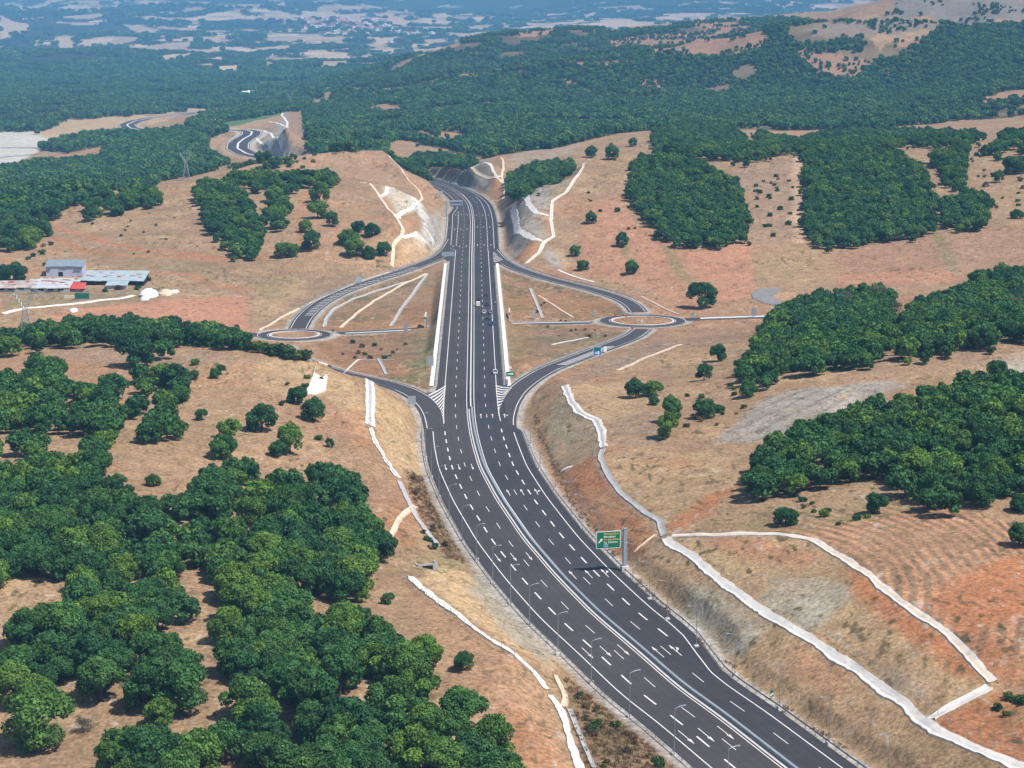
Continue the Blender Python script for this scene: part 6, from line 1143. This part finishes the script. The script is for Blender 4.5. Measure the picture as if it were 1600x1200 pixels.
def heap(name, px, py, rx, ry, h, m, label, cat, seed):
    q = hit(px, py); R = np.random.RandomState(seed); mb = MB(); n, k = 16, 5; v = []
    for j in range(k): t = j / k; v += [(rx * math.cos(6.283 * i / n) * math.cos(t * 1.57) * (1 + .3 * (R.rand() - .5)), ry * math.sin(6.283 * i / n) * math.cos(t * 1.57) * (1 + .3 * (R.rand() - .5)), h * math.sin(t * 1.57) * (1 + .3 * (R.rand() - .5)) - .3 * (j == 0)) for i in range(n)]
    v.append((0, 0, h)); mb.add(v, [(j * n + i, j * n + (i + 1) % n, (j + 1) * n + (i + 1) % n, (j + 1) * n + i) for j in range(k - 1) for i in range(n)] + [((k - 1) * n + i, (k - 1) * n + (i + 1) % n, k * n) for i in range(n)]); o = mb.build(name, m); o.location = q; tag(o, label, cat); return o
heap('silage_heap', 232, 462, 4.6, 6, 3.2, M['sheet'], 'white sheeted silage heap right of the farm beside the ploughed field', 'silage heap', 1); heap('silage_heap', 259, 459, 3.6, 6, 2.0, M['tan_concrete'], 'straw coloured heap beside the white sheeted heap', 'heap', 2); heap('silage_heap', 226, 468, 2.2, 4, 1.4, M['sheet'], 'small white heap in front of the big sheeted heap', 'heap', 3); heap('silage_heap', 115, 486, 1.8, 4, 1.3, M['sheet'], 'white wrapped bale pile at the top edge of the ploughed field', 'bale pile', 4); heap('rubbish_heap', 272, 456, 2.4, 5, .9, M['pale_concrete'], 'flat pale rubbish heap right of the straw heap', 'heap', 6)
q = hit(128, 467); a = MB(); a.box(-3.2, 0, -.3, 3.2, .15, 2.6); o = a.build('netting_fence', M['netting']); o.location = q; tag(o, 'dark green netting screen in front of the red roofed house', 'screen')
q = hit(108, 466); a = MB(); a.box(-2.4, 0, -.3, 2.4, .6, 1.2); a.box(-1.9, .1, 1.2, -.9, .5, 1.5); a.box(.5, .1, 1.2, 1.4, .5, 1.45); o = a.build('stacked_sacks', mat('cream_sacks', (.68, .62, .45))); o.location = q; tag(o, 'cream stack of sacks left of the green netting', 'sack stack')
# ------------------------------------------------------------------ power pylons
def pylon(px, py, label, sc=1.0, proto=[None], dmin=283):
    q = hit(px, py, 0, dmin)
    if proto[0] is None:
        root = empty('power_pylon', (0, 0, 0), 0, None, 'pylon'); r = .16; a = MB(); B_, W1, zw = 2.6, .75, 13.0
        def c4(s, z): return [(-s, -s, z), (s, -s, z), (s, s, z), (-s, s, z)]
        lv = [0, 3.4, 6.2, 8.6, 10.6, 12.0, 13.0]
        for i in range(6):
            p0 = c4(B_ + (W1 - B_) * lv[i] / zw, lv[i] - (.5 if i == 0 else 0)); p1 = c4(B_ + (W1 - B_) * lv[i + 1] / zw, lv[i + 1])
            for k in range(4): a.tube(p0[k], p1[k], r, r, 4, cap=False); a.tube(p0[k], p1[(k + 1) % 4], .06, .06, 4, cap=False); a.tube(p0[(k + 1) % 4], p1[k], .06, .06, 4, cap=False)
        a.build('tower_body', M['steel'], root)
        for sx in (-1, 1):
            h_ = MB(); b4 = c4(.75, 13)
            for k in range(4):
                tx = sx * 4.2 + (-.45 if k in (0, 3) else .45); h_.tube((b4[k][0], b4[k][1], 13), (tx, b4[k][1] * .6, 20.5), .09, .08, 4, cap=False)
            for i in range(5): t0, t1 = i / 5, (i + 1) / 5; h_.tube((sx * 4.2 * t0 - .6, -.6, 13 + 7.5 * t0), (sx * 4.2 * t1 + .5, .5, 13 + 7.5 * t1), .05, .05, 4, cap=False); h_.tube((sx * 4.2 * t0 + .6, .6, 13 + 7.5 * t0), (sx * 4.2 * t1 - .5, -.5, 13 + 7.5 * t1), .05, .05, 4, cap=False)
            h_.tube((sx * 4.2, 0, 20.5), (sx * 4.5, 0, 22.6), .07, .05, 4); h_.build('horn', M['steel'], root)
        x_ = MB(); x_.tube((-6.6, 0, 20.2), (6.6, 0, 20.2), .1, .1, 4); x_.tube((-6.6, 0, 20.2), (-4.2, 0, 21), .07, .07, 4); x_.tube((6.6, 0, 20.2), (4.2, 0, 21), .07, .07, 4); x_.tube((-4.2, 0, 21), (4.2, 0, 21), .09, .09, 4); x_.build('cross_arm', M['steel'], root)
        for xx in (-6.3, 0, 6.3): i_ = MB(); i_.tube((xx, 0, 20.1), (xx, 0, 18.6), .06, .06, 5); i_.build('insulator', M['sign_back'], root)
        proto[0] = o = root
    else: o = copy_tree(proto[0])
    o.location = (q[0], q[1], q[2]); o.rotation_euler.z = .35; o.scale = (sc,) * 3; tag(o, label, 'pylon', 'power line pylons'); return o
pylon(41, 534, 'large steel lattice pylon at the left edge standing on the hill crest before the farm'); pylon(291, 281, 'steel lattice pylon with two horns on the crest above the left grove', .98); pylon(454, 168, 'small distant lattice pylon behind the far white cutting', 1.0)
# ------------------------------------------------------------------ fences
FPOST = None
def fence(P, label, step=4.2, h=1.7):
    global FPOST
    P = dens(P, step)[:99]; c = P[0]; root = empty('wire_fence', (c[0], c[1], zpos(c[0], c[1])), 0, label, 'fence', 'wire fences along the cuttings')
    pts = [(p[0] - c[0], p[1] - c[1], zpos(p[0], p[1]) - zpos(c[0], c[1])) for p in P]; a = MB()
    for hh in (.5, 1.0, 1.55):
        for p, q in zip(pts[:-1], pts[1:]): a.tube((p[0], p[1], p[2] + hh), (q[0], q[1], q[2] + hh), .018, .018, 3, cap=False)
    a.build('wire', M['steel'], root)
    for p in pts:
        if FPOST is None: b_ = MB(); b_.tube((0, 0, -.3), (0, 0, h), .05, .05, 5); po = b_.build('post', M['sign_back'], root); FPOST = po.data
        else: po = link('post', FPOST, root)
        po.location = p
fence(offset(np.array(wl(B1[3:]), float), -2.6)[:, :3], 'wire fence on thin posts beside the long white bench channel'); fence(offset(np.array(wl(R1[6:]), float), 1.8), 'wire fence along the grey stone channel on the right bank'); fence(offset(np.array(wl(L2[:8]), float), 1.8), 'wire fence beside the white crest channel on the lower left')
fence(hits([(895,600),(930,590),(975,575),(1040,549),(1060,540)]), 'wire fence between the lower right slip road and the pale channel', 5); fence(hits([(408,512),(450,487),(500,462),(560,436),(612,417)]), 'wire fence above the upper left slip road', 6)
# ------------------------------------------------------------------ culvert box left of the road, underpass portals
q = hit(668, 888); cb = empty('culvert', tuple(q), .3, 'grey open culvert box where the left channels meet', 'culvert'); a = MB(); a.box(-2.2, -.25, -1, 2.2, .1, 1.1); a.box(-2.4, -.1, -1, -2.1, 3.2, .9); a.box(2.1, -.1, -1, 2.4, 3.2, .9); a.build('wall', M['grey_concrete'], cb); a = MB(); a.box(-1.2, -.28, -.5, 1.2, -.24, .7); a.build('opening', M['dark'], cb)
for px, py, rz, lb in ((664, 513, 0, 'concrete portal where the crossing road goes under the motorway from the left'), (797, 506, math.pi, 'concrete portal where the crossing road goes under the motorway from the right')):
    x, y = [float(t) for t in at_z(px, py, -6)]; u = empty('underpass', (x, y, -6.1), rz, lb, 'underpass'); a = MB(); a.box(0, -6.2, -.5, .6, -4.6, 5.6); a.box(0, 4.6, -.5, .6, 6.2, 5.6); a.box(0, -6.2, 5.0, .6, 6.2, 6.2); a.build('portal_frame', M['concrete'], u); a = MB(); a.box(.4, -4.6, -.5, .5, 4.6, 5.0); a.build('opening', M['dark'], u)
# ------------------------------------------------------------------ houses in the valley
def house(px, py, w_, d_, h, roof, label, dmin=1800, rz=0):
    q = hit(px, py, 0, dmin); root = empty('house', tuple(q), rz, label, 'house', 'houses in the valley'); a = MB(); a.add([(-w_ / 2, 0, -1), (w_ / 2, 0, -1), (w_ / 2, 0, h), (-w_ / 2, 0, h), (-w_ / 2, d_, -1), (w_ / 2, d_, -1), (w_ / 2, d_, h), (-w_ / 2, d_, h), (-w_ / 2, d_ / 2, h * 1.45), (w_ / 2, d_ / 2, h * 1.45)], [(0, 1, 2, 3), (1, 5, 6, 9, 2), (5, 4, 7, 6), (4, 0, 3, 8, 7)]); a.build('wall', M['white'], root)
    a = MB(); e = .6; a.add([(-w_ / 2 - e, -e, h - .1), (w_ / 2 + e, -e, h - .1), (w_ / 2 + e, d_ / 2, h * 1.45 + .2), (-w_ / 2 - e, d_ / 2, h * 1.45 + .2), (w_ / 2 + e, d_ + e, h - .1), (-w_ / 2 - e, d_ + e, h - .1)], [(0, 1, 2, 3), (3, 2, 4, 5)]); a.build('roof', roof, root); return root
for px, py, w_, h, rf, lb in ((128, 179, 12, 4, 'white', 'white roofed shed at the top edge of the valley field'), (153, 178, 24, 4, 'roof_red', 'long red roofed building behind the valley field'), (179, 177, 12, 4, 'roof_red', 'white walled house right of the long red building'), (226, 175, 12, 4, 'white', 'pale house in the valley trees left of the far road'), (100, 155, 12, 4, 'roof_red', 'lone red roofed house among the valley trees'), (348, 152, 9, 6, 'white', 'white house left of the pair beyond the green field'), (384, 151, 14, 7, 'white', 'larger white house of the pair beyond the green field'), (391, 150, 10, 7, 'white', 'smaller white house of the pair beyond the green field'), (404, 150, 10, 6, 'white', 'white house just left of the wooded spur'), (417, 150, 12, 7, 'white', 'tall white house by the foot of the wooded spur'), (430, 152, 12, 7, 'white', 'white house in the trees at the foot of the spur'), (331, 198, 7, 6, 'white', 'narrow white building beside the valley road junction')):
    house(px, py, w_, 9, h, M[rf], lb)
# ------------------------------------------------------------------ the distant village
vm = []
for k in range(4):
    b_ = MB(); w_, d_, h = 9 + 2 * k, 9, 5 + k % 2 * 2; b_.box(-w_ / 2, -d_ / 2, -1, w_ / 2, d_ / 2, h); b_.add([(-w_ / 2 - .6, -d_ / 2 - .6, h), (w_ / 2 + .6, -d_ / 2 - .6, h), (w_ / 2 + .6, d_ / 2 + .6, h), (-w_ / 2 - .6, d_ / 2 + .6, h), (-w_ / 4, 0, h + 2.6), (w_ / 4, 0, h + 2.6)], [(0, 1, 5, 4), (1, 2, 5), (2, 3, 4, 5), (3, 0, 4)], 1); me_ = bpy.data.meshes.new('village_house'); me_.from_pydata(b_.v, [], b_.f); me_.materials.append(M['white']); me_.materials.append(M['roof_red'] if k % 2 else M['pale_concrete']); me_.polygons.foreach_set('material_index', b_.mi); vm.append(me_)
kk = 0
for _ in range(400):
    if kk >= 130: break
    px = 545 + RS.normal(0, 45); py = 41 + (px - 545) * .06 + RS.normal(0, 6.5)
    q = hit(px, py, 0, 6500)
    if q is None or not (470 < px < 680): continue
    o = link('village_house', vm[RS.randint(4)]); o.location = q; o.rotation_euler.z = RS.rand() * 3; o.scale = (1.5,) * 3; tag(o, 'tiny pale house of the distant village on the far slope', 'house', 'houses of the distant village'); kk += 1
print('things', round(time.time() - T0, 1))
